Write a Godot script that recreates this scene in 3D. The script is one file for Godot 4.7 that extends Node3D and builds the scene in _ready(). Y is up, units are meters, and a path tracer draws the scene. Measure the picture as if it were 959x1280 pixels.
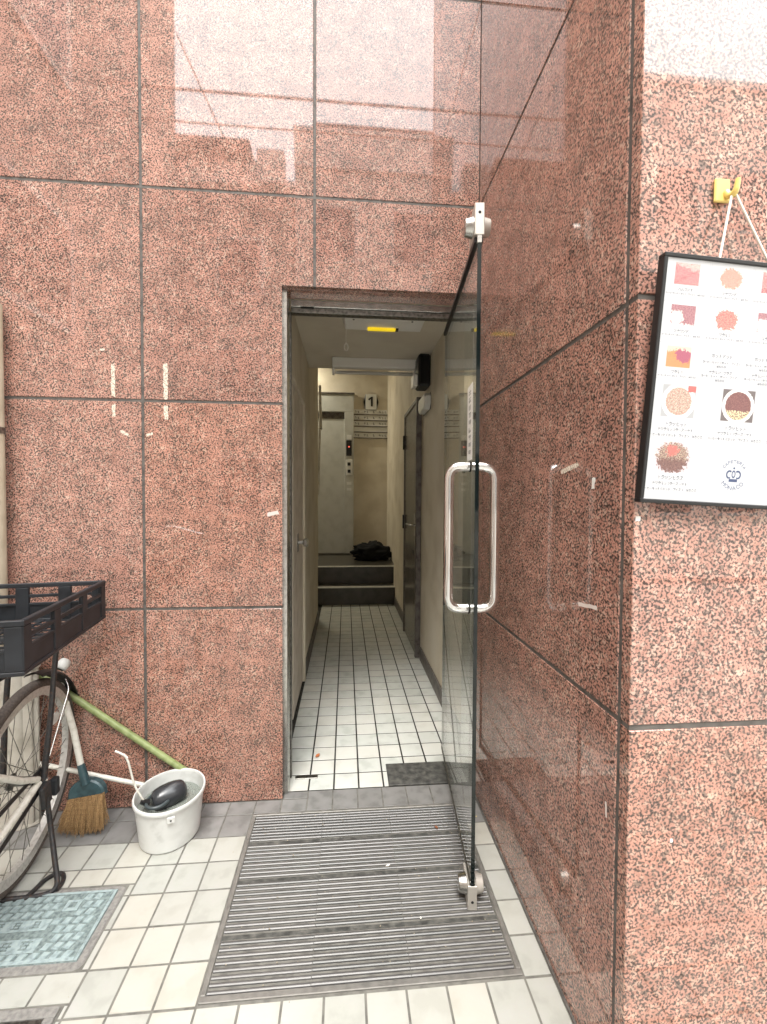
extends Node3D
# A narrow building entrance clad in polished pink granite. Units metres, y up; the door wall lies in z = 0 and the street is towards +z.

var rng := RandomNumberGenerator.new()
var used := {}
var mats := {}

# ---------------------------------------------------------------- helpers: nodes
func numbered(called: String) -> String:
	var n: int = used.get(called, 0)
	used[called] = n + 1
	return called if n == 0 else "%s_%03d" % [called, n]

func tag(o: Node, label: String, category: String, group := "", kind := "") -> Node:
	o.set_meta("label", label)
	if category: o.set_meta("category", category)
	if group: o.set_meta("group", group)
	if kind: o.set_meta("kind", kind)
	return o

func thing(called: String, label: String, category: String, at := Vector3.ZERO, turn := 0.0, group := "", kind := "") -> Node3D:
	var o := Node3D.new()
	o.name = numbered(called)
	add_child(o, true)
	o.position = at
	o.rotation.y = turn
	tag(o, label, category, group, kind)
	return o

func part(called: String, mesh: Mesh, m: Material, parent: Node, at := Vector3.ZERO, rot := Vector3.ZERO) -> MeshInstance3D:
	var o := MeshInstance3D.new()
	o.name = called
	o.mesh = mesh
	o.material_override = m
	parent.add_child(o, true)
	o.position = at
	o.rotation = rot
	return o

func solo(called: String, mesh: Mesh, m: Material, label: String, category: String, at := Vector3.ZERO, rot := Vector3.ZERO, group := "", kind := "") -> MeshInstance3D:
	var o := part(numbered(called), mesh, m, self, at, rot)
	tag(o, label, category, group, kind)
	return o

# ---------------------------------------------------------------- helpers: shapes
func sts() -> SurfaceTool:
	var st := SurfaceTool.new()
	st.begin(Mesh.PRIMITIVE_TRIANGLES)
	return st

func tri(st: SurfaceTool, a: Vector3, b: Vector3, c: Vector3, n: Vector3) -> void:
	var f := [a, c, b] if (b - a).cross(c - a).dot(n) > 0.0 else [a, b, c]
	var nn := (b - a).cross(c - a).normalized()
	if nn.dot(n) < 0.0: nn = -nn
	for p in f:
		st.set_normal(nn)
		st.add_vertex(p)

func quad(st: SurfaceTool, a: Vector3, b: Vector3, c: Vector3, d: Vector3, n: Vector3) -> void:
	tri(st, a, b, c, n)
	tri(st, a, c, d, n)

func add_box(st: SurfaceTool, c: Vector3, s: Vector3, b := Basis.IDENTITY) -> void:
	var h := s * 0.5
	for ax in 3:
		for sg in [-1.0, 1.0]:
			var n := Vector3.ZERO; n[ax] = sg
			var u := Vector3.ZERO; u[(ax + 1) % 3] = 1.0
			var v := Vector3.ZERO; v[(ax + 2) % 3] = 1.0
			var p := n * h; var uu := u * h; var vv := v * h
			quad(st, c + b * (p - uu - vv), c + b * (p + uu - vv), c + b * (p + uu + vv), c + b * (p - uu + vv), b * n)

func add_cbox(st: SurfaceTool, c: Vector3, s: Vector3, k: float, b := Basis.IDENTITY) -> void:   # a box with every edge chamfered by k
	var h := s * 0.5
	var g := h - Vector3(k, k, k)
	for ax in 3:
		for sg in [-1.0, 1.0]:
			var n := Vector3.ZERO; n[ax] = sg * h[ax]
			var u := Vector3.ZERO; u[(ax + 1) % 3] = g[(ax + 1) % 3]
			var v := Vector3.ZERO; v[(ax + 2) % 3] = g[(ax + 2) % 3]
			quad(st, c + b * (n - u - v), c + b * (n + u - v), c + b * (n + u + v), c + b * (n - u + v), b * n)
	for ax in 3:
		var a1 := (ax + 1) % 3
		var a2 := (ax + 2) % 3
		for s1 in [-1.0, 1.0]:
			for s2 in [-1.0, 1.0]:
				var p := Vector3.ZERO; p[a1] = s1 * h[a1]; p[a2] = s2 * g[a2]
				var q := Vector3.ZERO; q[a1] = s1 * g[a1]; q[a2] = s2 * h[a2]
				var e := Vector3.ZERO; e[ax] = g[ax]
				quad(st, c + b * (p - e), c + b * (p + e), c + b * (q + e), c + b * (q - e), b * (p + q))
	for sx in [-1.0, 1.0]:
		for sy in [-1.0, 1.0]:
			for sz in [-1.0, 1.0]:
				var sg := Vector3(sx, sy, sz)
				tri(st, c + b * (sg * Vector3(h.x, g.y, g.z)), c + b * (sg * Vector3(g.x, h.y, g.z)), c + b * (sg * Vector3(g.x, g.y, h.z)), b * sg)

func box(s: Vector3, k := 0.0) -> ArrayMesh:
	var st := sts()
	if k > 0.0: add_cbox(st, Vector3.ZERO, s, k)
	else: add_box(st, Vector3.ZERO, s)
	return st.commit()

func add_tube(st: SurfaceTool, pts: Array, r, sides := 10, caps := true) -> void:   # r: a number, or one radius for each point
	var n := pts.size()
	var rings := []
	var up := Vector3.UP
	var dirs := []
	for i in n:
		var d: Vector3 = (pts[mini(i + 1, n - 1)] - pts[maxi(i - 1, 0)])
		dirs.append(d.normalized())
	if absf(dirs[0].dot(up)) > 0.95: up = Vector3.RIGHT
	var side: Vector3 = dirs[0].cross(up).normalized()
	for i in n:
		var d: Vector3 = dirs[i]
		side = (side - d * side.dot(d)).normalized()
		var o := d.cross(side)
		var ring := []
		var rad: float = r[i] if r is Array else r
		for k in sides:
			var a := TAU * k / sides
			var nn := side * cos(a) + o * sin(a)
			ring.append([pts[i] + nn * rad, nn])
		rings.append(ring)
	for i in n - 1:
		for k in sides:
			var k2 := (k + 1) % sides
			var f := [rings[i][k], rings[i][k2], rings[i + 1][k2], rings[i + 1][k]]
			var want: Vector3 = f[0][1] + f[1][1]
			var order := [0, 1, 2, 0, 2, 3]
			if (f[1][0] - f[0][0]).cross(f[2][0] - f[0][0]).dot(want) > 0.0: order = [0, 2, 1, 0, 3, 2]
			for j in order:
				st.set_normal(f[j][1])
				st.add_vertex(f[j][0])
	if caps:
		for k in range(1, sides - 1):
			tri(st, rings[0][0][0], rings[0][k][0], rings[0][k + 1][0], -dirs[0])
			tri(st, rings[n - 1][0][0], rings[n - 1][k][0], rings[n - 1][k + 1][0], dirs[n - 1])

func tube(pts: Array, r, sides := 10, caps := true) -> ArrayMesh:
	var st := sts()
	add_tube(st, pts, r, sides, caps)
	return st.commit()

func add_lathe(st: SurfaceTool, prof: Array, segs: int, xf := Transform3D.IDENTITY, sx := 1.0, sz := 1.0) -> void:   # prof: Vector2(radius, height) from bottom to top along the outside
	for i in prof.size() - 1:
		var p: Vector2 = prof[i]
		var q: Vector2 = prof[i + 1]
		var d := (q - p).normalized()
		var nr := Vector2(d.y, -d.x)
		for k in segs:
			var a := TAU * k / segs
			var b := TAU * (k + 1) / segs
			var ca := Vector3(cos(a) * sx, 0, sin(a) * sz)
			var cb := Vector3(cos(b) * sx, 0, sin(b) * sz)
			var na := Vector3(cos(a) * nr.x / sx, nr.y, sin(a) * nr.x / sz).normalized()
			var nb := Vector3(cos(b) * nr.x / sx, nr.y, sin(b) * nr.x / sz).normalized()
			var v := [ca * p.x + Vector3(0, p.y, 0), cb * p.x + Vector3(0, p.y, 0), cb * q.x + Vector3(0, q.y, 0), ca * q.x + Vector3(0, q.y, 0)]
			var ns := [na, nb, nb, na]
			var order := [0, 1, 2, 0, 2, 3]
			var cr: Vector3 = (v[1] - v[0]).cross(v[2] - v[0]) + (v[2] - v[0]).cross(v[3] - v[0])
			if cr.dot(na + nb) > 0.0: order = [0, 2, 1, 0, 3, 2]
			for j in order:
				st.set_normal((xf.basis * ns[j]).normalized())
				st.add_vertex(xf * v[j])

func lathe(prof: Array, segs := 24, sx := 1.0, sz := 1.0) -> ArrayMesh:
	var st := sts()
	add_lathe(st, prof, segs, Transform3D.IDENTITY, sx, sz)
	return st.commit()

func inset(poly: PackedVector2Array, c: float) -> PackedVector2Array:   # poly counter-clockwise
	var out := PackedVector2Array()
	var n := poly.size()
	for i in n:
		var d1 := (poly[i] - poly[(i + n - 1) % n]).normalized()
		var d2 := (poly[(i + 1) % n] - poly[i]).normalized()
		var n1 := Vector2(-d1.y, d1.x)
		var n2 := Vector2(-d2.y, d2.x)
		var m := (n1 + n2)
		out.append(poly[i] + m * (c / maxf(0.2, 1.0 + n1.dot(n2))))
	return out

func add_slab(st: SurfaceTool, poly: PackedVector2Array, z0: float, z1: float, cham: float, uvs := 0.0, uvo := Vector2.ZERO, back := false) -> void:   # counter-clockwise outline in XY, front face at z1 with a chamfered edge
	var ins := inset(poly, cham) if cham > 0.0 else poly
	var ix := Geometry2D.triangulate_polygon(ins)
	for i in range(0, ix.size(), 3):
		var f := [ins[ix[i]], ins[ix[i + 1]], ins[ix[i + 2]]]
		if (f[1] - f[0]).cross(f[2] - f[0]) > 0.0: f = [f[0], f[2], f[1]]
		for p in f:
			st.set_normal(Vector3(0, 0, 1))
			if uvs > 0.0: st.set_uv(p * uvs + uvo)
			st.add_vertex(Vector3(p.x, p.y, z1))
		if back:
			for k in [0, 2, 1]:
				st.set_normal(Vector3(0, 0, -1))
				if uvs > 0.0: st.set_uv(f[k] * uvs + uvo)
				st.add_vertex(Vector3(f[k].x, f[k].y, z0))
	var n := poly.size()
	for i in n:
		var a := poly[i]
		var b := poly[(i + 1) % n]
		var ai := ins[i]
		var bi := ins[(i + 1) % n]
		var d := (b - a).normalized()
		var nn := Vector3(d.y, -d.x, 0)
		var rows := [[Vector3(a.x, a.y, z0), Vector3(b.x, b.y, z0), Vector3(b.x, b.y, z1 - cham), Vector3(a.x, a.y, z1 - cham), nn, 0.0]]
		if cham > 0.0: rows.append([Vector3(a.x, a.y, z1 - cham), Vector3(b.x, b.y, z1 - cham), Vector3(bi.x, bi.y, z1), Vector3(ai.x, ai.y, z1), (nn + Vector3(0, 0, 1)).normalized(), 0.0])
		for r in rows:
			for j in [0, 2, 1, 0, 3, 2]:
				st.set_normal(r[4])
				var v: Vector3 = r[j]
				if uvs > 0.0: st.set_uv((Vector2(v.x, v.y) + Vector2(nn.x, nn.y) * (z1 - v.z)) * uvs + uvo)
				st.add_vertex(v)

func rect(x0: float, y0: float, x1: float, y1: float) -> PackedVector2Array:
	return PackedVector2Array([Vector2(x0, y0), Vector2(x1, y0), Vector2(x1, y1), Vector2(x0, y1)])

func slab(poly: PackedVector2Array, depth: float, cham: float, uvs := 0.0, uvo := Vector2.ZERO) -> ArrayMesh:
	var st := sts()
	add_slab(st, poly, -depth, 0.0, cham, uvs, uvo, true)
	return st.commit()

func span_box(lo: Vector3, hi: Vector3, k := 0.0) -> Array:   # [mesh, centre]
	return [box(hi - lo, k), (lo + hi) * 0.5]

func piece(called: String, lo: Vector3, hi: Vector3, m: Material, parent: Node, k := 0.0) -> MeshInstance3D:
	return part(called, box(hi - lo, k), m, parent, (lo + hi) * 0.5)

func bend(pts: Array, steps := 6, round_by := 0.03) -> Array:   # rounds the corners of a path
	var out := [pts[0]]
	for i in range(1, pts.size() - 1):
		var p: Vector3 = pts[i]
		var a: Vector3 = p + (pts[i - 1] - p).limit_length(round_by)
		var b: Vector3 = p + (pts[i + 1] - p).limit_length(round_by)
		for k in steps + 1:
			var t := float(k) / steps
			out.append(a.lerp(p, t).lerp(p.lerp(b, t), t))
	out.append(pts[-1])
	return out

# ---------------------------------------------------------------- helpers: materials
func c8(r: int, g: int, b: int) -> Color:
	return Color(r / 255.0, g / 255.0, b / 255.0)

func plain(key: String, col: Color, rough := 0.6, metal := 0.0, spec := 0.5) -> StandardMaterial3D:
	if mats.has(key): return mats[key]
	var m := StandardMaterial3D.new()
	m.resource_name = key
	m.albedo_color = col
	m.roughness = rough
	m.metallic = metal
	m.metallic_specular = spec
	mats[key] = m
	return m

func noise_tex(sd: int, freq: float, cols: Array, stops: Array, size := 512, octaves := 4, type := FastNoiseLite.TYPE_SIMPLEX_SMOOTH) -> NoiseTexture2D:
	var n := FastNoiseLite.new()
	n.noise_type = type
	n.seed = sd
	n.frequency = freq
	n.fractal_octaves = octaves
	n.fractal_type = FastNoiseLite.FRACTAL_FBM
	var g := Gradient.new()
	g.offsets = PackedFloat32Array(stops)
	g.colors = PackedColorArray(cols)
	var t := NoiseTexture2D.new()
	t.width = size
	t.height = size
	t.seamless = true
	t.noise = n
	t.color_ramp = g
	return t

func noisy(key: String, cols: Array, stops: Array, freq: float, scale: float, rough: float, sd := 1, metal := 0.0, octaves := 4, bump := 0.0) -> StandardMaterial3D:   # scale: repeats per metre
	if mats.has(key): return mats[key]
	var m := plain(key, Color.WHITE, rough, metal)
	var t := noise_tex(sd, freq, cols, stops, 512, octaves)
	m.albedo_texture = t
	m.uv1_triplanar = true
	m.uv1_world_triplanar = true
	m.uv1_scale = Vector3.ONE * scale
	if bump > 0.0:
		m.heightmap_enabled = true
		m.heightmap_texture = noise_tex(sd + 50, freq * 3.0, [Color.BLACK, Color.WHITE], [0.0, 1.0], 256, 3)
		m.heightmap_scale = bump
	return m

func noise_bytes(sd: int, freq: float, size: int, type: int, octaves := 1, warp := 0.0, cell := 0) -> PackedByteArray:
	var n := FastNoiseLite.new()
	n.seed = sd
	n.noise_type = type
	n.frequency = freq
	n.fractal_type = FastNoiseLite.FRACTAL_FBM if octaves > 1 else FastNoiseLite.FRACTAL_NONE
	n.fractal_octaves = octaves
	if type == FastNoiseLite.TYPE_CELLULAR:
		n.cellular_return_type = cell
		n.cellular_jitter = 1.0
	if warp > 0.0:
		n.domain_warp_enabled = true
		n.domain_warp_amplitude = warp
		n.domain_warp_frequency = freq * 1.3
	var im := n.get_seamless_image(size, size)
	im.convert(Image.FORMAT_L8)
	return im.get_data()

var granite_tex: ImageTexture
const GRANITE_M := 0.86   # metres that the granite texture covers

func make_granite() -> void:
	var s := 1280
	var worm := noise_bytes(11, 0.088, s, FastNoiseLite.TYPE_SIMPLEX_SMOOTH, 2, 9.0)
	var cell := noise_bytes(12, 0.10, s, FastNoiseLite.TYPE_CELLULAR, 1, 5.0, FastNoiseLite.RETURN_CELL_VALUE)
	var edge := noise_bytes(12, 0.10, s, FastNoiseLite.TYPE_CELLULAR, 1, 5.0, FastNoiseLite.RETURN_DISTANCE2_SUB)
	var big := noise_bytes(13, 0.012, s, FastNoiseLite.TYPE_SIMPLEX_SMOOTH, 2)
	var fine := noise_bytes(14, 0.23, s, FastNoiseLite.TYPE_SIMPLEX, 2)
	var patch := noise_bytes(15, 0.006, s, FastNoiseLite.TYPE_SIMPLEX_SMOOTH, 3)
	var out := PackedByteArray()
	out.resize(s * s * 3)
	for i in s * s:
		var t := 108.0 + (big[i] - 128) * 0.16
		var c := cell[i] / 255.0
		var d := clampf((t - worm[i] + (fine[i] - 128) * 0.14) / 11.0 + 0.5, 0.0, 1.0)
		var f := (fine[i] - 128) * 0.11 + (c - 0.5) * 26.0
		var e := minf(edge[i] * 0.05, 1.0) * 10.0 - 10.0
		var r := 199.0 + f + e + (big[i] - 128) * 0.05
		var g := 150.5 + f + e + (big[i] - 128) * 0.05
		var b := 134.0 + f * 0.9 + e + (big[i] - 128) * 0.05
		if c > 0.86:
			r = 204.0 + f * 0.5; g = 171.0 + f * 0.5; b = 153.0 + f * 0.5
		elif c < 0.10:
			r = 146.0 + f * 0.4; g = 122.0 + f * 0.4; b = 111.0 + f * 0.4
		var dr := 77.0 + c * 32.0 + f * 0.3
		r = lerpf(r, dr, d)
		g = lerpf(g, dr * 0.84, d)
		b = lerpf(b, dr * 0.78, d)
		var w := 1.0 + (patch[i] - 128) * 0.0009
		w *= 0.90
		r *= w; g *= w; b *= w
		out[i * 3] = clampi(int(r), 0, 255)
		out[i * 3 + 1] = clampi(int(g), 0, 255)
		out[i * 3 + 2] = clampi(int(b), 0, 255)
	granite_tex = ImageTexture.create_from_image(Image.create_from_data(s, s, false, Image.FORMAT_RGB8, out))
	for k in 3:
		var m := plain("granite_%d" % k, [Color(1, 1, 1), Color(0.955, 0.95, 0.95), Color(0.99, 0.965, 0.945)][k], 0.03, 0.0, 0.58)
		m.albedo_texture = granite_tex

func granite_panel(poly: PackedVector2Array, parent: Node, depth := 0.028) -> MeshInstance3D:
	var m := slab(poly, depth, 0.0015, 1.0 / GRANITE_M, Vector2(rng.randf(), rng.randf()))
	return part("granite_panel", m, mats["granite_%d" % rng.randi_range(0, 2)], parent)

# ---------------------------------------------------------------- geometry shared by several things
const XC := 0.5508            # side wall plane
const XD := -0.2584           # left edge of the doorway
const DOOR_TOP := 2.109
const ZF := 1.0215            # front face of the right-hand wall
const ROWS := [0.0, 0.805, 1.635, 2.465, 3.295, 4.125, 4.955]
const J := 0.0055             # half a joint

func _ready() -> void:
	rng.seed = 7
	camera_and_light()
	materials()
	setting()
	granite_walls()
	corridor()
	entrance()
	mat_and_covers()
	left_things()
	bicycle()
	wall_things()
	street()
	litter()

func camera_and_light() -> void:
	var cam := Camera3D.new()
	cam.name = "camera"
	cam.fov = rad_to_deg(2.0 * atan(640.0 / 547.72))
	cam.near = 0.02
	cam.far = 400.0
	add_child(cam)
	var yaw := 0.086072; var pitch := 0.027388; var roll := -0.004998
	# rows of the camera's axes: right, down and forward, from the solved yaw, pitch and roll
	var right0 := Vector3(cos(yaw), 0, sin(yaw))
	var fwd0 := Vector3(sin(yaw), 0, -cos(yaw))
	var down := Vector3.DOWN
	var down1 := down * cos(pitch) - fwd0 * sin(pitch)
	var fwd := down * sin(pitch) + fwd0 * cos(pitch)
	var right := right0 * cos(roll) + down1 * sin(roll)
	var down2 := -right0 * sin(roll) + down1 * cos(roll)
	cam.transform = Transform3D(Basis(right, -down2, -fwd), Vector3(0, 1.24675, 1.81735)).orthonormalized()
	cam.current = true

	var we := WorldEnvironment.new()
	we.name = "world_environment"
	var e := Environment.new()
	e.background_mode = Environment.BG_SKY
	var sky := Sky.new()
	# an even overcast sky: brightest overhead, faint cloud mottling, the same all round
	var sm := PanoramaSkyMaterial.new()
	var cl := FastNoiseLite.new()
	cl.seed = 5
	cl.frequency = 1.3
	cl.fractal_octaves = 4
	var im := Image.create(256, 128, false, Image.FORMAT_RGBF)
	for y in 128:
		var up := PI * (0.5 - (y + 0.5) / 128.0)
		for x in 256:
			var a := TAU * (x + 0.5) / 256.0
			var d := Vector3(cos(up) * cos(a), sin(up), cos(up) * sin(a))
			var l := (0.45 + 0.55 * maxf(d.y, 0.0)) * (1.0 + 0.10 * cl.get_noise_3d(d.x * 2.0, d.y * 4.0, d.z * 2.0))
			if d.y < 0.0: l = 0.16
			im.set_pixel(x, y, Color(0.985 * l, 1.0 * l, 1.01 * l))
	sm.panorama = ImageTexture.create_from_image(im)
	sky.sky_material = sm
	e.sky = sky
	e.tonemap_mode = Environment.TONE_MAPPER_LINEAR
	e.tonemap_exposure = 9.8
	e.sdfgi_enabled = true
	e.ssao_enabled = true
	e.ssil_enabled = true
	we.environment = e
	add_child(we)

	var sun := DirectionalLight3D.new()
	sun.name = "overcast_sun"
	sun.light_energy = 0.15
	sun.light_angular_distance = 25.0
	sun.light_color = Color(1.0, 0.98, 0.95)
	sun.shadow_enabled = true
	add_child(sun)
	sun.look_at_from_position(Vector3(-1.5, 9.0, 4.5), Vector3.ZERO)

func materials() -> void:
	make_granite()
	noisy("tile_a", [c8(162, 162, 154), c8(168, 168, 161), c8(171, 171, 165)], [0.2, 0.45, 1.0], 0.014, 1.1, 0.22, 3, 0.0, 5)
	noisy("tile_b", [c8(167, 165, 155), c8(173, 171, 162), c8(176, 175, 167)], [0.2, 0.45, 1.0], 0.014, 0.9, 0.24, 4, 0.0, 5)
	noisy("tile_c", [c8(157, 158, 151), c8(164, 165, 158), c8(168, 168, 163)], [0.2, 0.45, 1.0], 0.016, 1.3, 0.2, 5, 0.0, 5)
	noisy("inner_tile_a", [c8(190, 192, 186), c8(200, 202, 196), c8(205, 207, 202)], [0.15, 0.45, 1.0], 0.014, 1.1, 0.25, 45, 0.0, 5)
	noisy("inner_tile_b", [c8(195, 195, 187), c8(204, 204, 197), c8(208, 209, 203)], [0.15, 0.45, 1.0], 0.014, 0.9, 0.25, 46, 0.0, 5)
	noisy("inner_tile_c", [c8(184, 187, 181), c8(196, 199, 193), c8(202, 204, 199)], [0.15, 0.45, 1.0], 0.016, 1.3, 0.25, 47, 0.0, 5)
	noisy("grey_tile_a", [c8(108, 107, 105), c8(122, 121, 119), c8(130, 129, 127)], [0.2, 0.5, 1.0], 0.012, 2.0, 0.4, 6, 0.0, 5)
	noisy("grey_tile_b", [c8(112, 111, 109), c8(127, 126, 124), c8(136, 135, 133)], [0.2, 0.5, 1.0], 0.012, 2.0, 0.4, 7, 0.0, 5)
	noisy("grout", [c8(92, 90, 85), c8(108, 106, 100), c8(120, 118, 111)], [0.2, 0.5, 1.0], 0.02, 2.0, 0.9, 8)
	noisy("grout_dark", [c8(34, 33, 30), c8(46, 45, 41), c8(60, 58, 54)], [0.2, 0.5, 1.0], 0.02, 2.0, 0.9, 9)
	noisy("sealant", [c8(70, 66, 62), c8(88, 84, 80), c8(104, 100, 95)], [0.2, 0.5, 1.0], 0.03, 1.5, 0.7, 10)
	noisy("concrete", [c8(142, 139, 133), c8(160, 157, 151), c8(172, 169, 163)], [0.2, 0.5, 1.0], 0.01, 0.5, 0.9, 11)
	noisy("asphalt", [c8(52, 52, 52), c8(66, 66, 66), c8(84, 84, 84)], [0.2, 0.5, 1.0], 0.05, 1.0, 0.9, 12)
	noisy("cream_wall", [c8(204, 194, 175), c8(216, 207, 189), c8(221, 213, 197)], [0.2, 0.5, 1.0], 0.005, 0.8, 0.75, 13, 0.0, 5, 0.05)
	noisy("cream_ceiling", [c8(208, 199, 181), c8(215, 207, 189), c8(219, 211, 195)], [0.2, 0.5, 1.0], 0.005, 0.8, 0.8, 14)
	noisy("skirting", [c8(80, 74, 70), c8(104, 98, 94), c8(116, 110, 105)], [0.2, 0.5, 1.0], 0.02, 1.5, 0.5, 15)
	noisy("step_stone", [c8(58, 55, 49), c8(68, 65, 58), c8(78, 74, 67)], [0.2, 0.5, 1.0], 0.01, 1.0, 0.3, 16)
	noisy("steel", [c8(172, 171, 167), c8(196, 195, 190), c8(208, 207, 202)], [0.2, 0.5, 1.0], 0.02, 3.0, 0.26, 17, 1.0)
	noisy("steel_dull", [c8(104, 102, 98), c8(134, 132, 127), c8(160, 157, 150)], [0.2, 0.5, 1.0], 0.03, 3.0, 0.4, 18, 1.0)
	noisy("mat_metal", [c8(70, 69, 68), c8(98, 97, 96), c8(128, 127, 125)], [0.25, 0.5, 0.85], 0.02, 2.5, 0.45, 19, 0.3)
	noisy("mat_base", [c8(30, 30, 31), c8(46, 46, 46), c8(84, 81, 76)], [0.3, 0.55, 0.9], 0.06, 3.0, 0.75, 20)
	noisy("elevator_paint", [c8(184, 184, 177), c8(192, 192, 185), c8(196, 196, 190)], [0.2, 0.5, 1.0], 0.01, 1.0, 0.35, 21)
	noisy("door_metal", [c8(124, 118, 111), c8(138, 132, 125), c8(148, 142, 135)], [0.2, 0.5, 1.0], 0.008, 1.0, 0.22, 22, 0.35)
	noisy("door_cream", [c8(186, 176, 163), c8(200, 190, 178), c8(208, 199, 188)], [0.2, 0.5, 1.0], 0.01, 1.2, 0.5, 23)
	noisy("lid_blue", [c8(122, 136, 137), c8(144, 159, 160), c8(158, 171, 171)], [0.2, 0.5, 0.9], 0.03, 3.0, 0.5, 24, 0.0, 5)
	noisy("lid_low", [c8(88, 99, 99), c8(112, 125, 124), c8(134, 147, 146)], [0.2, 0.5, 0.9], 0.04, 3.0, 0.7, 25, 0.0, 5)
	noisy("mortar", [c8(112, 110, 107), c8(126, 124, 120), c8(138, 135, 130)], [0.2, 0.5, 0.9], 0.04, 3.0, 0.95, 26, 0.0, 5, 0.15)
	noisy("black_plastic", [c8(20, 22, 26), c8(29, 32, 37), c8(40, 43, 47)], [0.2, 0.5, 1.0], 0.01, 2.0, 0.55, 27)
	noisy("white_plastic", [c8(192, 193, 189), c8(208, 209, 206), c8(214, 215, 212)], [0.15, 0.4, 1.0], 0.012, 2.0, 0.35, 28, 0.0, 5)
	noisy("rib_plastic", [c8(166, 161, 149), c8(188, 183, 172), c8(198, 193, 183)], [0.2, 0.5, 1.0], 0.012, 2.0, 0.5, 29)
	noisy("bristle", [c8(110, 84, 54), c8(152, 119, 78), c8(180, 150, 106)], [0.25, 0.5, 0.8], 0.06, 6.0, 0.8, 30)
	noisy("broom_cap", [c8(38, 60, 66), c8(50, 76, 82), c8(64, 90, 95)], [0.2, 0.5, 1.0], 0.02, 3.0, 0.4, 31)
	noisy("green_pole", [c8(118, 130, 80), c8(138, 150, 98), c8(156, 164, 120)], [0.2, 0.5, 1.0], 0.02, 3.0, 0.4, 32)
	noisy("white_paint", [c8(196, 193, 182), c8(216, 214, 204), c8(224, 222, 214)], [0.2, 0.4, 1.0], 0.03, 3.0, 0.3, 33)
	noisy("tyre", [c8(62, 56, 52), c8(82, 74, 69), c8(100, 91, 85)], [0.2, 0.5, 1.0], 0.04, 5.0, 0.8, 34)
	noisy("rim_alloy", [c8(172, 170, 166), c8(196, 195, 191), c8(206, 205, 202)], [0.2, 0.5, 1.0], 0.03, 4.0, 0.32, 35, 0.4)
	noisy("stand_black", [c8(30, 30, 32), c8(42, 42, 44), c8(88, 58, 40)], [0.3, 0.6, 0.95], 0.03, 4.0, 0.45, 36)
	noisy("water", [c8(92, 97, 92), c8(120, 125, 118), c8(150, 154, 147)], [0.3, 0.5, 0.72], 0.10, 5.0, 0.08, 37, 0.0, 3)
	noisy("tape_glue", [c8(150, 132, 116), c8(206, 196, 180), c8(226, 218, 204)], [0.3, 0.42, 0.8], 0.05, 5.0, 0.7, 38)
	noisy("rubber_patch", [c8(52, 52, 50), c8(72, 72, 69), c8(96, 95, 90)], [0.2, 0.5, 0.9], 0.02, 2.5, 0.6, 39, 0.0, 5)
	noisy("pipe_beige", [c8(176, 164, 142), c8(196, 186, 164), c8(206, 196, 176)], [0.2, 0.5, 1.0], 0.01, 1.0, 0.5, 40)
	noisy("stucco_a", [c8(186, 180, 172), c8(200, 195, 187), c8(208, 204, 196)], [0.2, 0.5, 1.0], 0.01, 0.4, 0.85, 41)
	noisy("stucco_b", [c8(206, 203, 197), c8(220, 218, 213), c8(226, 224, 220)], [0.2, 0.5, 1.0], 0.01, 0.4, 0.85, 42)
	noisy("stucco_c", [c8(158, 146, 136), c8(174, 162, 152), c8(184, 173, 163)], [0.2, 0.5, 1.0], 0.01, 0.4, 0.85, 43)
	plain("chrome", c8(222, 222, 220), 0.08, 1.0)
	plain("dark_gap", c8(30, 28, 26), 0.9)
	plain("black_paint", c8(24, 24, 25), 0.4)
	plain("black_cloth", c8(12, 12, 13), 0.9)
	plain("glass_edge", c8(10, 19, 18), 0.06)
	plain("white_sign", c8(222, 222, 218), 0.4)
	plain("lamp_white", c8(234, 232, 226), 0.4)
	plain("print_black", c8(28, 28, 30), 0.6)
	plain("yellow_hook", c8(232, 206, 122), 0.35)
	plain("cord_white", c8(226, 222, 210), 0.8)
	plain("window_glass", c8(52, 60, 66), 0.06)
	plain("cable_black", c8(26, 26, 28), 0.6)
	var g := StandardMaterial3D.new()
	g.resource_name = "door_glass"
	g.transparency = BaseMaterial3D.TRANSPARENCY_ALPHA
	g.albedo_color = Color(0.72, 0.80, 0.76, 0.06)
	g.roughness = 0.0
	mats["door_glass"] = g
	var y := plain("yellow_lens", c8(240, 214, 40), 0.3)
	y.emission_enabled = true
	y.emission = c8(250, 215, 30)
	y.emission_energy_multiplier = 0.07
	var tb := plain("lit_tube", c8(240, 240, 230), 0.4)
	tb.emission_enabled = true
	tb.emission = Color(1.0, 0.95, 0.8)
	tb.emission_energy_multiplier = 0.8
	var rd := plain("red_dot", c8(220, 80, 60), 0.4)
	rd.emission_enabled = true
	rd.emission = Color(1.0, 0.45, 0.35)
	rd.emission_energy_multiplier = 0.12

# ---------------------------------------------------------------- ground
var tile_meshes := {}
func tile_mesh(w: float, d: float) -> ArrayMesh:
	var key := "%.3f_%.3f" % [w, d]
	if not tile_meshes.has(key):
		var st := sts()
		add_slab(st, rect(-w / 2, -d / 2, w / 2, d / 2), -0.012, 0.0, 0.0005)
		tile_meshes[key] = st.commit()
	return tile_meshes[key]

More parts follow.
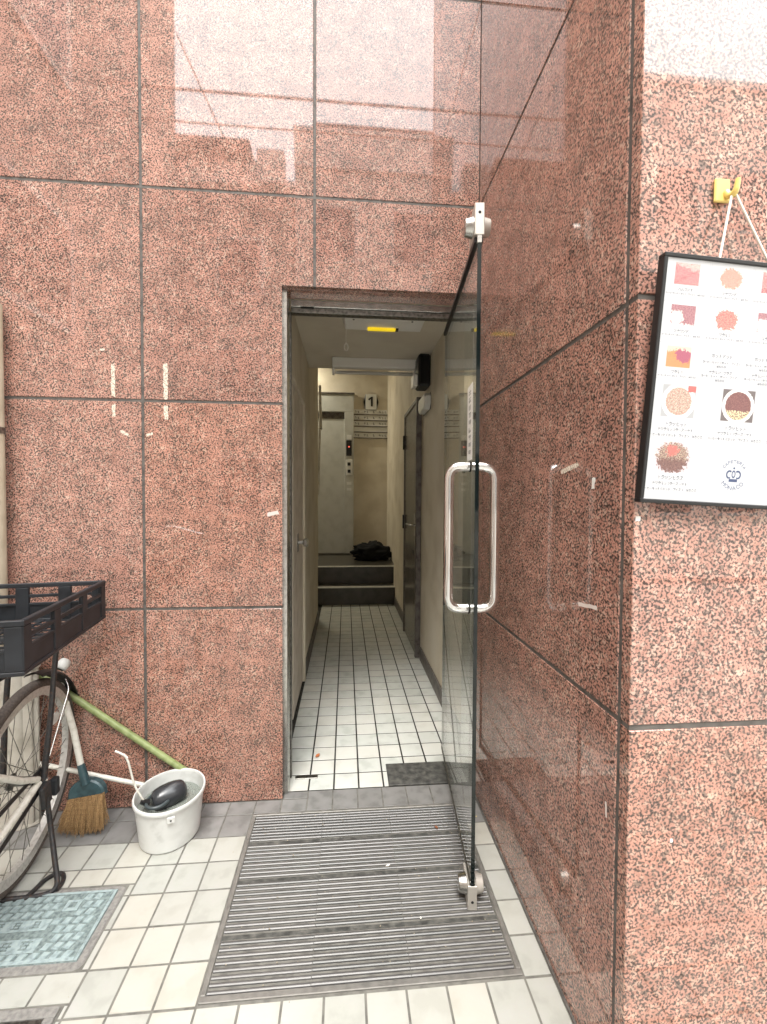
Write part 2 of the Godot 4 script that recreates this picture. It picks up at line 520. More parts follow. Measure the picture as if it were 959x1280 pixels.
func cut(r: Rect2, hole: Rect2) -> Array:
	var i := r.intersection(hole)
	if i.get_area() < 1e-6: return [r]
	var out := []
	if i.position.y > r.position.y + 0.004: out.append(Rect2(r.position, Vector2(r.size.x, i.position.y - r.position.y)))
	if i.end.y < r.end.y - 0.004: out.append(Rect2(r.position.x, i.end.y, r.size.x, r.end.y - i.end.y))
	if i.position.x > r.position.x + 0.004: out.append(Rect2(r.position.x, i.position.y, i.position.x - r.position.x, i.size.y))
	if i.end.x < r.end.x - 0.004: out.append(Rect2(i.end.x, i.position.y, r.end.x - i.end.x, i.size.y))
	return out

func lay_tiles(parent: Node, xs: Array, zs: Array, holes: Array, choose: Callable, gap: float) -> void:
	for a in xs.size() - 1:
		for b in zs.size() - 1:
			var rs := [Rect2(xs[a], zs[b], xs[a + 1] - xs[a], zs[b + 1] - zs[b])]
			for h in holes:
				var nx := []
				for r in rs: nx += cut(r, h)
				rs = nx
			for r: Rect2 in rs:
				var q := r.grow(-gap)
				if q.size.x < 0.006 or q.size.y < 0.006: continue
				var c := q.get_center()
				var m: Material = choose.call(c.x, c.y)
				if m == null: continue
				var o := part("tile", tile_mesh(snappedf(q.size.x, 0.001), snappedf(q.size.y, 0.001)), m, parent)
				o.position = Vector3(c.x, rng.randf_range(-0.0004, 0.0004), c.y)
				o.rotation = Vector3(-PI / 2 + rng.randf_range(-0.003, 0.003), 0, rng.randf_range(-0.003, 0.003))

func setting() -> void:
	var ground := PlaneMesh.new()
	ground.size = Vector2(400, 400)
	solo("ground", ground, mats["asphalt"], "wide dark asphalt ground running under street and buildings", "ground", Vector3(0, -0.16, 0), Vector3.ZERO, "", "structure")
	var b := span_box(Vector3(-9, -0.15, 1.95), Vector3(12, -0.10, 6.9))
	solo("road", b[0], mats["concrete"], "pale concrete lane in front of the tiled pavement", "road", b[1], Vector3.ZERO, "", "structure")
	# pavement: mortar bed with tiles laid on it
	b = span_box(Vector3(-3.2, -0.12, -0.04), Vector3(2.6, -0.003, 1.45))
	var pave := solo("pavement", b[0], mats["grout"], "off-white square tiles with a grey border row before the entrance", "pavement", b[1], Vector3.ZERO, "", "structure")
	var off := Node3D.new()
	var xs := []
	for k in range(-9, 10): xs.append(-0.467 + 0.104 * k)
	xs.append(XC - 0.006)
	var zs := [-0.046, 0.078]
	for k in range(1, 9): zs.append(0.078 + 0.1105 * k)
	var holes := [Rect2(-0.362, 0.076, 0.831, 0.662), Rect2(-1.30, 0.367, 0.605, 0.262), Rect2(-1.40, 0.708, 0.712, 0.30), Rect2(-3, -1, 3.0 + XD, 1.0), Rect2(XC, -1, 3, 1)]
	off.free()
	var made_at := pave.position
	pave.position = Vector3.ZERO
	pave.mesh = shifted_box(Vector3(-3.2, -0.12, -0.046), Vector3(2.6, -0.0016, 1.95))
	made_at = Vector3.ZERO
	var choose := func(x: float, z: float):
		if z < 0.19: return mats[["grey_tile_a", "grey_tile_b"][rng.randi_range(0, 1)]]
		return mats[["tile_a", "tile_b", "tile_c"][rng.randi_range(0, 2)]]
	lay_tiles(pave, xs, zs, holes, choose, 0.0031)
	var far := sts()
	for a in range(-24, 20):
		for bb in range(0, 17):
			var px := -0.467 + 0.104 * a
			var pz := 0.078 + 0.1105 * bb
			if bb < 8 and (px > -1.41 and px < XC or pz < 0.18): continue
			if bb < 8 and px > XC - 0.1: continue
			if px > XC - 0.1 and pz < ZF + 0.02: continue
			add_slab(far, rect(px + 0.003, -pz - 0.1078, px + 0.101, -pz - 0.003), -0.012, 0.0, 0.0012)
	var more := part("tiles_beyond", far.commit(), mats["tile_a"], pave, Vector3.ZERO, Vector3(-PI / 2, 0, 0))
	more.set_meta("kind", "stuff")
	# corridor floor
	var cf := MeshInstance3D.new()
	cf.name = "corridor_floor"
	cf.mesh = shifted_box(Vector3(-0.45, -0.12, -3.6), Vector3(0.75, -0.0016, -0.0465))
	cf.material_override = mats["grout_dark"]
	add_child(cf)
	tag(cf, "white square tiled floor of the narrow corridor with dark joints", "floor", "", "structure")
	var cx := [-0.278]
	for k in range(0, 8): cx.append(-0.265 + 0.1084 * k)
	cx.append(0.588)
	cx.remove_at(1)
	var cz := []
	for k in range(0, 32): cz.append(maxf(-0.048 - 0.1085 * k, -3.372))
	cz.reverse()
	lay_tiles(cf, cx, cz, [], func(_x, _z): return mats[["inner_tile_a", "inner_tile_b", "inner_tile_c"][rng.randi_range(0, 2)]], 0.0036)

func shifted_box(lo: Vector3, hi: Vector3) -> ArrayMesh:
	var st := sts()
	add_box(st, (lo + hi) * 0.5, hi - lo)
	return st.commit()

# ---------------------------------------------------------------- granite cladding
func granite_walls() -> void:
	var back := thing("granite_wall", "pink granite wall round the doorway, of large polished slabs with dark joints", "wall")
	var cols := [-3.49, -2.8185, -2.146, -1.4734, -0.8008, -0.1282, XC]
	for r in ROWS.size() - 1:
		var y0: float = ROWS[r] + (J if r > 0 else 0.002)
		var y1: float = ROWS[r + 1] - J
		for c in cols.size() - 1:
			var x0: float = cols[c] + J
			var x1: float = cols[c + 1] - (J if c < cols.size() - 2 else 0.001)
			if c == 4:
				if r < 2: granite_panel(rect(x0, y0, XD, y1), back)
				elif r == 2: granite_panel(PackedVector2Array([Vector2(x0, y0), Vector2(XD, y0), Vector2(XD, DOOR_TOP), Vector2(x1, DOOR_TOP), Vector2(x1, y1), Vector2(x0, y1)]), back)
				else: granite_panel(rect(x0, y0, x1, y1), back)
			elif c == 5:
				if r == 2: granite_panel(rect(x0, DOOR_TOP, x1, y1), back)
				elif r > 2: granite_panel(rect(x0, y0, x1, y1), back)
			else:
				granite_panel(rect(x0, y0, x1, y1), back)
	# soffit slab over the recessed doorway
	var sof := granite_panel(rect(XD - 0.02, -0.118, XC + 0.02, -0.0285), back, 0.02)
	sof.rotation.x = PI / 2
	sof.position = Vector3(0, DOOR_TOP + 0.0, 0)
	sof.rotation.x = -PI / 2
	sof.rotation.x = PI / 2
	for r in range(1, ROWS.size() - 1):
		var right_end: float = XD if ROWS[r] < DOOR_TOP else XC - 0.002
		piece("sealant_joint", Vector3(-3.49, ROWS[r] - J - 0.001, -0.026), Vector3(right_end - 0.001, ROWS[r] + J + 0.001, -0.0022), mats["sealant"], back)
	for c in range(1, cols.size() - 1):
		var low: float = DOOR_TOP + 0.002 if c == 5 else 0.004
		piece("sealant_joint", Vector3(cols[c] - J - 0.001, low, -0.0255), Vector3(cols[c] + J + 0.001, 4.95, -0.0026), mats["sealant"], back)
	# concrete behind the slabs
	var left := span_box(Vector3(-3.49, -0.1, -0.165), Vector3(XD - 0.012, 4.95, -0.031))
	part("backing", left[0], mats["concrete"], back, left[1])
	var over := span_box(Vector3(XD - 0.011, DOOR_TOP + 0.022, -0.165), Vector3(0.574, 4.95, -0.0312))
	part("backing", over[0], mats["concrete"], back, over[1])

	var side := thing("granite_side_wall", "darker pink granite side wall running from the door corner towards the street", "wall", Vector3(XC, 0, 0), -PI / 2)
	# its own axes: x runs along world +z, z faces world -x
	for r in ROWS.size() - 1:
		granite_panel(rect(0.004, ROWS[r] + (J if r > 0 else 0.002), ZF - 0.030 - 2 * J, ROWS[r + 1] - J), side)
	for r in range(1, ROWS.size() - 1):
		piece("sealant_joint", Vector3(0.004, ROWS[r] - J - 0.001, -0.026), Vector3(ZF - 0.0305, ROWS[r] + J + 0.001, -0.0022), mats["sealant"], side)
	piece("sealant_joint", Vector3(ZF - 0.030 - 2 * J - 0.001, 0.004, -0.0255), Vector3(ZF - 0.0295, 4.95, -0.0026), mats["sealant"], side)
	piece("sealant_joint", Vector3(0.0005, 0.002, -0.0255), Vector3(0.005, 4.95, -0.0012), mats["sealant"], side)
	piece("sealant_joint", Vector3(0.001, -0.004, -0.02), Vector3(ZF - 0.002, 0.0035, 0.006), mats["sealant"], side)

	var front := thing("granite_front_wall", "right-hand pink granite wall facing the street, with the menu board on it", "wall", Vector3(0, 0, ZF))
	var fc := [XC, 1.2234, 1.896, 2.57]
	for r in ROWS.size() - 1:
		for c in 3:
			granite_panel(rect(fc[c] + (J if c > 0 else 0.0), ROWS[r] + (J if r > 0 else 0.002), fc[c + 1] - J, ROWS[r + 1] - J), front)
	for r in range(1, ROWS.size() - 1):
		piece("sealant_joint", Vector3(XC + 0.001, ROWS[r] - J - 0.001, -0.026), Vector3(2.57, ROWS[r] + J + 0.001, -0.0022), mats["sealant"], front)
	for c in [1, 2]:
		piece("sealant_joint", Vector3(fc[c] - J - 0.001, 0.004, -0.0255), Vector3(fc[c] + J + 0.001, 4.95, -0.0026), mats["sealant"], front)
	part("backing", box(Vector3(2.0, 5.05, ZF + 0.165 - 0.03)), mats["concrete"], front, Vector3(XC + 0.031 + 1.0, 2.425, -0.0313 - (ZF + 0.135) / 2))
	# storeys above, plain painted
	solo("upper_storeys", shifted_box(Vector3(-3.49, 4.96, -5.21), Vector3(2.57, 7.6, -0.002)), mats["stucco_c"], "plain brown upper storeys of the building above the granite slabs", "building")

# ---------------------------------------------------------------- corridor
func corridor() -> void:
	var cw: Material = mats["cream_wall"]
	var lw := thing("corridor_left_wall", "cream painted left wall of the corridor, ending at the stairwell", "wall")
	piece("plaster", Vector3(-0.44, -0.1, -2.75), Vector3(-0.286, 2.268, -1.245), cw, lw)
	piece("plaster", Vector3(-0.44, 1.925, -1.2445), Vector3(-0.286, 2.268, -0.166), cw, lw)
	piece("plaster", Vector3(-0.44, -0.1, -1.2445), Vector3(-0.315, 1.9245, -0.166), cw, lw)
	piece("plaster", Vector3(-0.44, 2.2685, -2.75), Vector3(-0.2865, 3.5995, -1.6515), cw, lw)
	piece("skirting_board", Vector3(-0.29, -0.003, -2.752), Vector3(-0.277, 0.095, -1.246), mats["skirting"], lw)
	# stepped underside edge of the stairs beyond the end of the wall
	for k in 6:
		piece("stair_edge", Vector3(-0.43, 0.62 + k * 0.2, -2.83 + k * 0.012), Vector3(-0.288, 0.80 + k * 0.2, -2.751 ), cw, lw)

	var rw := thing("corridor_right_wall", "cream painted right wall of the corridor beside the grey metal door", "wall")
	piece("plaster", Vector3(0.59, -0.1, -3.52), Vector3(0.76, 2.268, -0.166), cw, rw)
	piece("plaster", Vector3(0.642, -0.1, -5.0), Vector3(0.76, 3.6, -3.5205), cw, rw)
	piece("plaster", Vector3(0.592, 2.2685, -3.52), Vector3(0.76, 3.6, -1.655), cw, rw)
	piece("skirting_board", Vector3(0.579, -0.003, -1.55), Vector3(0.594, 0.098, -0.167), mats["skirting"], rw)
	piece("skirting_board", Vector3(0.579, -0.003, -3.37), Vector3(0.594, 0.098, -2.33), mats["skirting"], rw)

	var ce := solo("corridor_ceiling", shifted_box(Vector3(-0.45, 2.27, -1.65), Vector3(0.77, 2.5, -0.1655)), mats["cream_ceiling"], "low cream ceiling over the front of the corridor", "ceiling", Vector3.ZERO, Vector3.ZERO, "", "structure")
	ce.set_meta("kind", "structure")
	solo("stairwell_ceiling", shifted_box(Vector3(-1.9, 3.6, -5.2), Vector3(0.9, 3.75, -1.40)), mats["cream_ceiling"], "high cream ceiling above the lift landing and stairwell", "ceiling", Vector3.ZERO, Vector3.ZERO, "", "structure")
	solo("ceiling_upstand", shifted_box(Vector3(-1.9, 2.5005, -1.651), Vector3(0.77, 3.5995, -1.40)), mats["cream_wall"], "cream upstand behind the low ceiling, closing the stairwell to the front", "wall")
	solo("stairwell_side_wall", shifted_box(Vector3(-1.9, -0.1, -5.2), Vector3(-1.75, 3.5995, -1.6515)), mats["cream_wall"], "cream far left wall of the stairwell, hidden beside the lift", "wall")
	solo("stairwell_front_wall", shifted_box(Vector3(-1.749, -0.1, -1.80), Vector3(-0.4405, 2.5, -1.652)), mats["cream_wall"], "cream front wall of the stairwell behind the corridor wall", "wall")

	# back wall, lift, sign and name plates
	solo("landing_back_wall", shifted_box(Vector3(-1.749, -0.1, -5.2), Vector3(0.76, 3.5995, -5.0)), mats["cream_wall"], "cream back wall of the landing around the lift door", "wall")
	var st := thing("landing_steps", "two dark stone steps with pale nosings up to the lift landing", "steps", Vector3.ZERO, 0.0, "", "structure")
	piece("step", Vector3(-1.748, -0.1, -3.66), Vector3(0.641, 0.2, -3.375), mats["step_stone"], st)
	piece("step", Vector3(-1.748, -0.1, -4.999), Vector3(0.641, 0.405, -3.6605), mats["step_stone"], st)
	piece("nosing", Vector3(-0.44, 0.2005, -3.42), Vector3(0.596, 0.213, -3.362), mats["white_paint"], st, 0.003)
	piece("nosing", Vector3(-0.60, 0.4055, -3.70), Vector3(0.638, 0.417, -3.648), mats["white_paint"], st, 0.003)

	var ep: Material = mats["elevator_paint"]
	var el := thing("elevator_door", "pale grey lift door in its frame on the back wall, with call panel", "elevator", Vector3(0, 0, -5.0))
	piece("frame", Vector3(-1.05, 2.59, 0.0005), Vector3(0.12, 2.86, 0.06), ep, el, 0.004)
	piece("frame", Vector3(-0.022, 0.42, 0.0005), Vector3(0.12, 2.5895, 0.06), ep, el, 0.004)
	piece("head_reveal", Vector3(-1.05, 2.49, 0.0008), Vector3(-0.0225, 2.589, 0.012), mats["skirting"], el)
	piece("door_leaf", Vector3(-1.05, 0.425, 0.001), Vector3(-0.0225, 2.489, 0.02), ep, el, 0.003)
	piece("sill", Vector3(-1.05, 0.418, 0.0012), Vector3(0.12, 0.424, 0.075), mats["steel_dull"], el)
	piece("frame_cap", Vector3(-1.05, 2.861, 0.0006), Vector3(0.13, 2.88, 0.075), mats["skirting"], el)
	piece("label_plate", Vector3(0.01, 2.17, 0.0605), Vector3(0.085, 2.24, 0.066), mats["white_sign"], el)
	var ind := piece("floor_indicator", Vector3(0.005, 1.92, 0.0605), Vector3(0.09, 2.155, 0.07), mats["black_paint"], el, 0.003)
	part("indicator_light", lathe([Vector2(0.012, 0), Vector2(0.011, 0.004), Vector2(0.0, 0.005)], 14), mats["red_dot"], ind, Vector3(0, 0.02, 0.0045), Vector3(PI / 2, 0, 0))
	var cp := piece("call_panel", Vector3(0.0, 1.62, 0.0605), Vector3(0.10, 1.86, 0.07), mats["white_sign"], el, 0.003)
	for k in 2:
		part("call_button", box(Vector3(0.045, 0.05, 0.008), 0.003), mats["print_black"], cp, Vector3(0, 0.055 - 0.11 * k, 0.008))
	for k in 2:
		part("notice", box(Vector3(0.07, 0.04, 0.002)), mats["white_sign"], el, Vector3(0.05, 1.50 - 0.09 * k, 0.061))

	var sg := thing("floor_number_sign", "white hexagonal floor sign with black number 1 on the back wall", "sign", Vector3(0.385, 2.755, -5.0))
	var hex := PackedVector2Array([Vector2(-0.085, -0.12), Vector2(0.085, -0.12), Vector2(0.115, 0), Vector2(0.085, 0.12), Vector2(-0.085, 0.12), Vector2(-0.115, 0)])
	part("surround", slab(hex, 0.03, 0.004), mats["black_paint"], sg, Vector3(0, 0, 0.031))
	part("plate", slab(rect(-0.084, -0.118, 0.084, 0.118), 0.01, 0.003), mats["white_sign"], sg, Vector3(0, 0, 0.042))
	var tm := TextMesh.new()
	tm.text = "1"
	var fnt := SystemFont.new()
	fnt.font_names = PackedStringArray(["Droid Sans"])
	fnt.font_weight = 700
	tm.font = fnt
	tm.font_size = 64
	tm.pixel_size = 0.0032
	tm.depth = 0.004
	part("numeral", tm, mats["print_black"], sg, Vector3(0, 0, 0.045))

	var nb := thing("name_plate_board", "five pale tenant name plates stacked in a board under the number 1", "sign", Vector3(0.38, 2.46, -5.0))
	var nt := strokes_texture(256, 40, 21, 11, 3)
	var nm := plain("name_plate_print", Color.WHITE, 0.4)
	nm.albedo_texture = nt
	part("rail", box(Vector3(0.53, 0.46, 0.012)), mats["cream_wall"], nb, Vector3(0, -0.035, 0.0065))
	for k in 5:
		var pl := MeshInstance3D.new()
		pl.name = "name_plate"
		pl.mesh = flat_print(0.51, 0.070, 0.008)
		pl.material_override = mats["white_sign"] if k == 3 else nm
		nb.add_child(pl, true)
		pl.position = Vector3(0, 0.145 - 0.09 * k, 0.0135)
		part("ledge", box(Vector3(0.53, 0.013, 0.018), 0.002), mats["skirting"], nb, Vector3(0, 0.1025 - 0.09 * k, 0.0215))

	var bag := MeshInstance3D.new()
	bag.name = "rubbish_bag"
	bag.mesh = lumpy(Vector3(0.27, 0.14, 0.19), 5, 0.26)
	bag.material_override = mats["black_cloth"]
	add_child(bag)
	bag.position = Vector3(0.37, 0.50, -4.35)
	tag(bag, "limp black bag lying on the landing beside the right wall", "bag")

	# grey metal door on the right wall
	var rd := thing("metal_door", "dark grey metal door with lever handle in the right corridor wall", "door", Vector3(0.59, 0, -1.58))
	var fr: Material = mats["door_cream"]
	piece("frame", Vector3(-0.042, -0.002, -0.035), Vector3(-0.0005, 2.05, 0.0), mats["skirting"], rd, 0.003)
	piece("frame", Vector3(-0.042, -0.002, -0.735), Vector3(-0.0005, 2.05, -0.70), mats["skirting"], rd, 0.003)
	piece("frame", Vector3(-0.042, 2.015, -0.6995), Vector3(-0.0005, 2.05, -0.0355), mats["skirting"], rd, 0.003)
	piece("door_leaf", Vector3(-0.034, 0.01, -0.698), Vector3(-0.001, 2.013, -0.037), mats["door_metal"], rd, 0.002)
	for y in [0.98, 1.72]:
		piece("hinge", Vector3(-0.056, y, -0.715), Vector3(-0.0425, y + 0.13, -0.69), mats["black_paint"], rd, 0.003)
	piece("lock_plate", Vector3(-0.04, 0.96, -0.11), Vector3(-0.0345, 1.14, -0.055), mats["steel"], rd, 0.001)
	part("handle", tube(bend([Vector3(-0.035, 1.05, -0.08), Vector3(-0.085, 1.05, -0.08), Vector3(-0.088, 1.05, -0.19)], 5, 0.015), 0.009, 10), mats["chrome"], rd)
	piece("keyhole_cover", Vector3(-0.038, 0.80, -0.20), Vector3(-0.0345, 0.84, -0.16), mats["black_paint"], rd)

	# pale door on the left wall near the entrance
	var ld := thing("side_door", "narrow cream door with steel knob in the left corridor wall", "door", Vector3(-0.286, 0, -1.24))
	piece("casing", Vector3(-0.03, -0.002, 0.0005), Vector3(0.012, 1.92, 0.05), mats["cream_wall"], ld, 0.003)
	piece("casing", Vector3(-0.03, 1.885, 0.0505), Vector3(0.012, 1.92, 1.02), mats["cream_wall"], ld, 0.003)
	piece("door_leaf", Vector3(-0.027, 0.012, 0.052), Vector3(-0.004, 1.882, 0.60), fr, ld, 0.002)
	piece("jamb", Vector3(-0.027, 0.0, 0.615), Vector3(-0.012, 1.882, 1.02), mats["skirting"], ld)
	part("knob", lathe([Vector2(0.012, 0.0), Vector2(0.012, 0.03), Vector2(0.024, 0.036), Vector2(0.026, 0.055), Vector2(0.018, 0.064), Vector2(0.0, 0.066)], 18), mats["steel"], ld, Vector3(-0.004, 0.985, 0.36), Vector3(0, 0, -PI / 2))
	piece("keep_plate", Vector3(-0.004, 0.93, 0.33), Vector3(-0.001, 1.04, 0.39), mats["steel_dull"], ld)

	# fittings under the ceiling
	var em := thing("emergency_lamp", "white ceiling emergency lamp casing with a short yellow lens", "lamp", Vector3(0.21, 2.27, -0.62))
	part("casing", slab(PackedVector2Array([Vector2(-0.23, -0.001), Vector2(-0.215, -0.05), Vector2(0.215, -0.05), Vector2(0.23, -0.001)]), 0.20, 0.006), mats["lamp_white"], em, Vector3(0, 0, 0.10))
	piece("lens", Vector3(-0.09, -0.062, -0.085), Vector3(0.07, -0.0505, -0.055), mats["yellow_lens"], em, 0.004)
	piece("lens_end", Vector3(0.0705, -0.060, -0.083), Vector3(0.085, -0.0505, -0.057), mats["black_paint"], em)
	for k in [-0.17, 0.15]:
		part("screw", lathe([Vector2(0.006, 0), Vector2(0.005, 0.003), Vector2(0, 0.0035)], 10), mats["steel_dull"], em, Vector3(k, -0.0502, 0.04), Vector3(PI, 0, 0))
	var loop := []
	for k in 13: loop.append(Vector3(-0.21 + 0.011 * sin(TAU * k / 12.0), -0.16 - 0.02 + 0.02 * cos(TAU * k / 12.0), -0.02))
	part("pull_cord", tube([Vector3(-0.21, -0.05, -0.02), Vector3(-0.211, -0.11, -0.02), Vector3(-0.21, -0.16, -0.02)], 0.0016, 6), mats["cord_white"], em)
	part("pull_ring", tube(loop, 0.003, 6, false), mats["cord_white"], em)

	var fl := thing("fluorescent_lamp", "unlit fluorescent batten with grey tube across the corridor ceiling", "lamp", Vector3(0.205, 2.27, -1.40))
	piece("housing", Vector3(-0.305, -0.068, -0.035), Vector3(0.305, -0.0005, 0.035), mats["lamp_white"], fl, 0.006)
	for s in [-1, 1]:
		piece("tube_holder", Vector3(s * 0.295 - 0.009, -0.118, -0.014), Vector3(s * 0.295 + 0.009, -0.0685, 0.014), mats["lamp_white"], fl, 0.002)
	part("tube", tube([Vector3(-0.283, -0.100, 0), Vector3(0.283, -0.100, 0)], 0.0125, 14), plain("tube_grey", c8(190, 188, 180), 0.25), fl)

	var bx := thing("black_wall_box", "black boxy wall speaker with white side fixed under the ceiling at right", "speaker", Vector3(0.545, 2.15, -1.30))
	part("cabinet", box(Vector3(0.085, 0.225, 0.16), 0.012), mats["black_paint"], bx, Vector3(0.0, 0.005, 0))
	piece("side_cover", Vector3(-0.075, -0.10, -0.06), Vector3(-0.0435, -0.02, 0.05), mats["lamp_white"], bx, 0.004)
	piece("front_grille", Vector3(-0.03, -0.09, 0.0805), Vector3(0.03, 0.10, 0.084), mats["black_cloth"], bx)

	var hx := thing("white_door_monitor", "small white chamfered box on the right wall beside the metal door", "box", Vector3(0.59, 1.945, -1.36))
	part("cover", slab(PackedVector2Array([Vector2(-0.14, -0.02), Vector2(-0.10, -0.055), Vector2(0.10, -0.055), Vector2(0.14, -0.02), Vector2(0.14, 0.03), Vector2(0.11, 0.055), Vector2(-0.11, 0.055), Vector2(-0.14, 0.03)]), 0.045, 0.01), mats["white_sign"], hx, Vector3(-0.045, 0, 0), Vector3(0, -PI / 2, 0))
	part("base_plate", slab(rect(-0.145, -0.06, 0.145, 0.06), 0.004, 0.0), mats["black_paint"], hx, Vector3(-0.001, 0, 0), Vector3(0, -PI / 2, 0))

	part_handrail()
	# lamp over the stairs, out of sight behind the wall end
	var sl := thing("stair_lamp", "lit fluorescent lamp on the stairwell wall, lighting the lift wall from the left", "lamp", Vector3(-0.98, 3.40, -4.70))
	piece("housing", Vector3(-0.32, 0.04, -0.05), Vector3(0.32, 0.1995, 0.05), mats["lamp_white"], sl, 0.006)
	part("tube", tube([Vector3(-0.29, 0.015, 0), Vector3(0.29, 0.015, 0)], 0.016, 14), mats["lit_tube"], sl)
	var al := AreaLight3D.new()
	al.name = "stair_lamp_light"
	al.area_size = Vector2(0.58, 0.05)
	al.light_color = Color(1.0, 0.97, 0.88)
	al.light_energy = 0.30
	al.area_range = 8.0
	al.area_attenuation = 2.0
	al.shadow_enabled = true
	add_child(al)
	al.position = Vector3(-0.98, 3.39, -4.70)
	al.rotation.x = -PI / 2

func part_handrail() -> void:
	var h := thing("stair_handrail", "thin pale handrail sloping down behind the end of the left wall", "handrail")
	part("rail", tube([Vector3(-0.30, 2.55, -3.3), Vector3(-0.262, 1.98, -2.80)], 0.016, 10), mats["rib_plastic"], h)
	part("post", tube([Vector3(-0.275, 2.27, -3.0), Vector3(-0.30, 1.3, -3.0)], 0.012, 10), mats["rib_plastic"], h)

func flat_print(w: float, h: float, d: float) -> ArrayMesh:   # a thin box whose front face carries the whole texture
	var st := sts()
	add_slab(st, rect(-w / 2, -h / 2, w / 2, h / 2), -d, 0.0, 0.0)
	var arr := st.commit_to_arrays()
	var v: PackedVector3Array = arr[Mesh.ARRAY_VERTEX]
	var uv := PackedVector2Array()
	for p in v: uv.append(Vector2(p.x / w + 0.5, 0.5 - p.y / h))
	arr[Mesh.ARRAY_TEX_UV] = uv
	var m := ArrayMesh.new()
	m.add_surface_from_arrays(Mesh.PRIMITIVE_TRIANGLES, arr)
	return m

func lumpy(r: Vector3, sd: int, amount: float) -> ArrayMesh:
	var n := FastNoiseLite.new()
	n.seed = sd
	n.frequency = 2.2
	n.fractal_octaves = 3
	var segs := 36
	var rings := 20
	var pts := []
	for i in rings + 1:
		var row := []
		for k in segs:
			var th := PI * i / rings
			var ph := TAU * k / segs
			var d := Vector3(sin(th) * cos(ph), cos(th), sin(th) * sin(ph))
			var q := d * (1.0 + amount * n.get_noise_3d(d.x * 1.0, d.y, d.z) * 2.0)
			q.y = maxf(q.y, -0.65)
			row.append(q * r)
		pts.append(row)
	var st := sts()
	st.set_smooth_group(0)
	for i in rings:
		for k in segs:
			var k2 := (k + 1) % segs
			for p in [pts[i][k], pts[i][k2], pts[i + 1][k2], pts[i][k], pts[i + 1][k2], pts[i + 1][k]]:
				st.add_vertex(p)
	st.index()
	st.generate_normals()
	return st.commit()

func strokes_texture(w: int, h: int, sd: int, count: int, px: int) -> ImageTexture:   # rows of small unreadable characters
	var im := Image.create(w, h, false, Image.FORMAT_RGB8)
	im.fill(c8(226, 226, 222))
	var r := RandomNumberGenerator.new()
	r.seed = sd
	for k in count:
		if r.randf() < 0.25: continue
		var x := int(w * (k + 0.5) / count)
		for j in 5:
			if r.randf() < 0.5: im.fill_rect(Rect2i(x - 7 + r.randi_range(0, 3), h / 2 - 9 + j * 4, r.randi_range(6, 13), px - 1), c8(60, 58, 56))
			else: im.fill_rect(Rect2i(x - 6 + j * 3, h / 2 - 9 + r.randi_range(0, 4), px - 1, r.randi_range(6, 15)), c8(60, 58, 56))
	return ImageTexture.create_from_image(im)

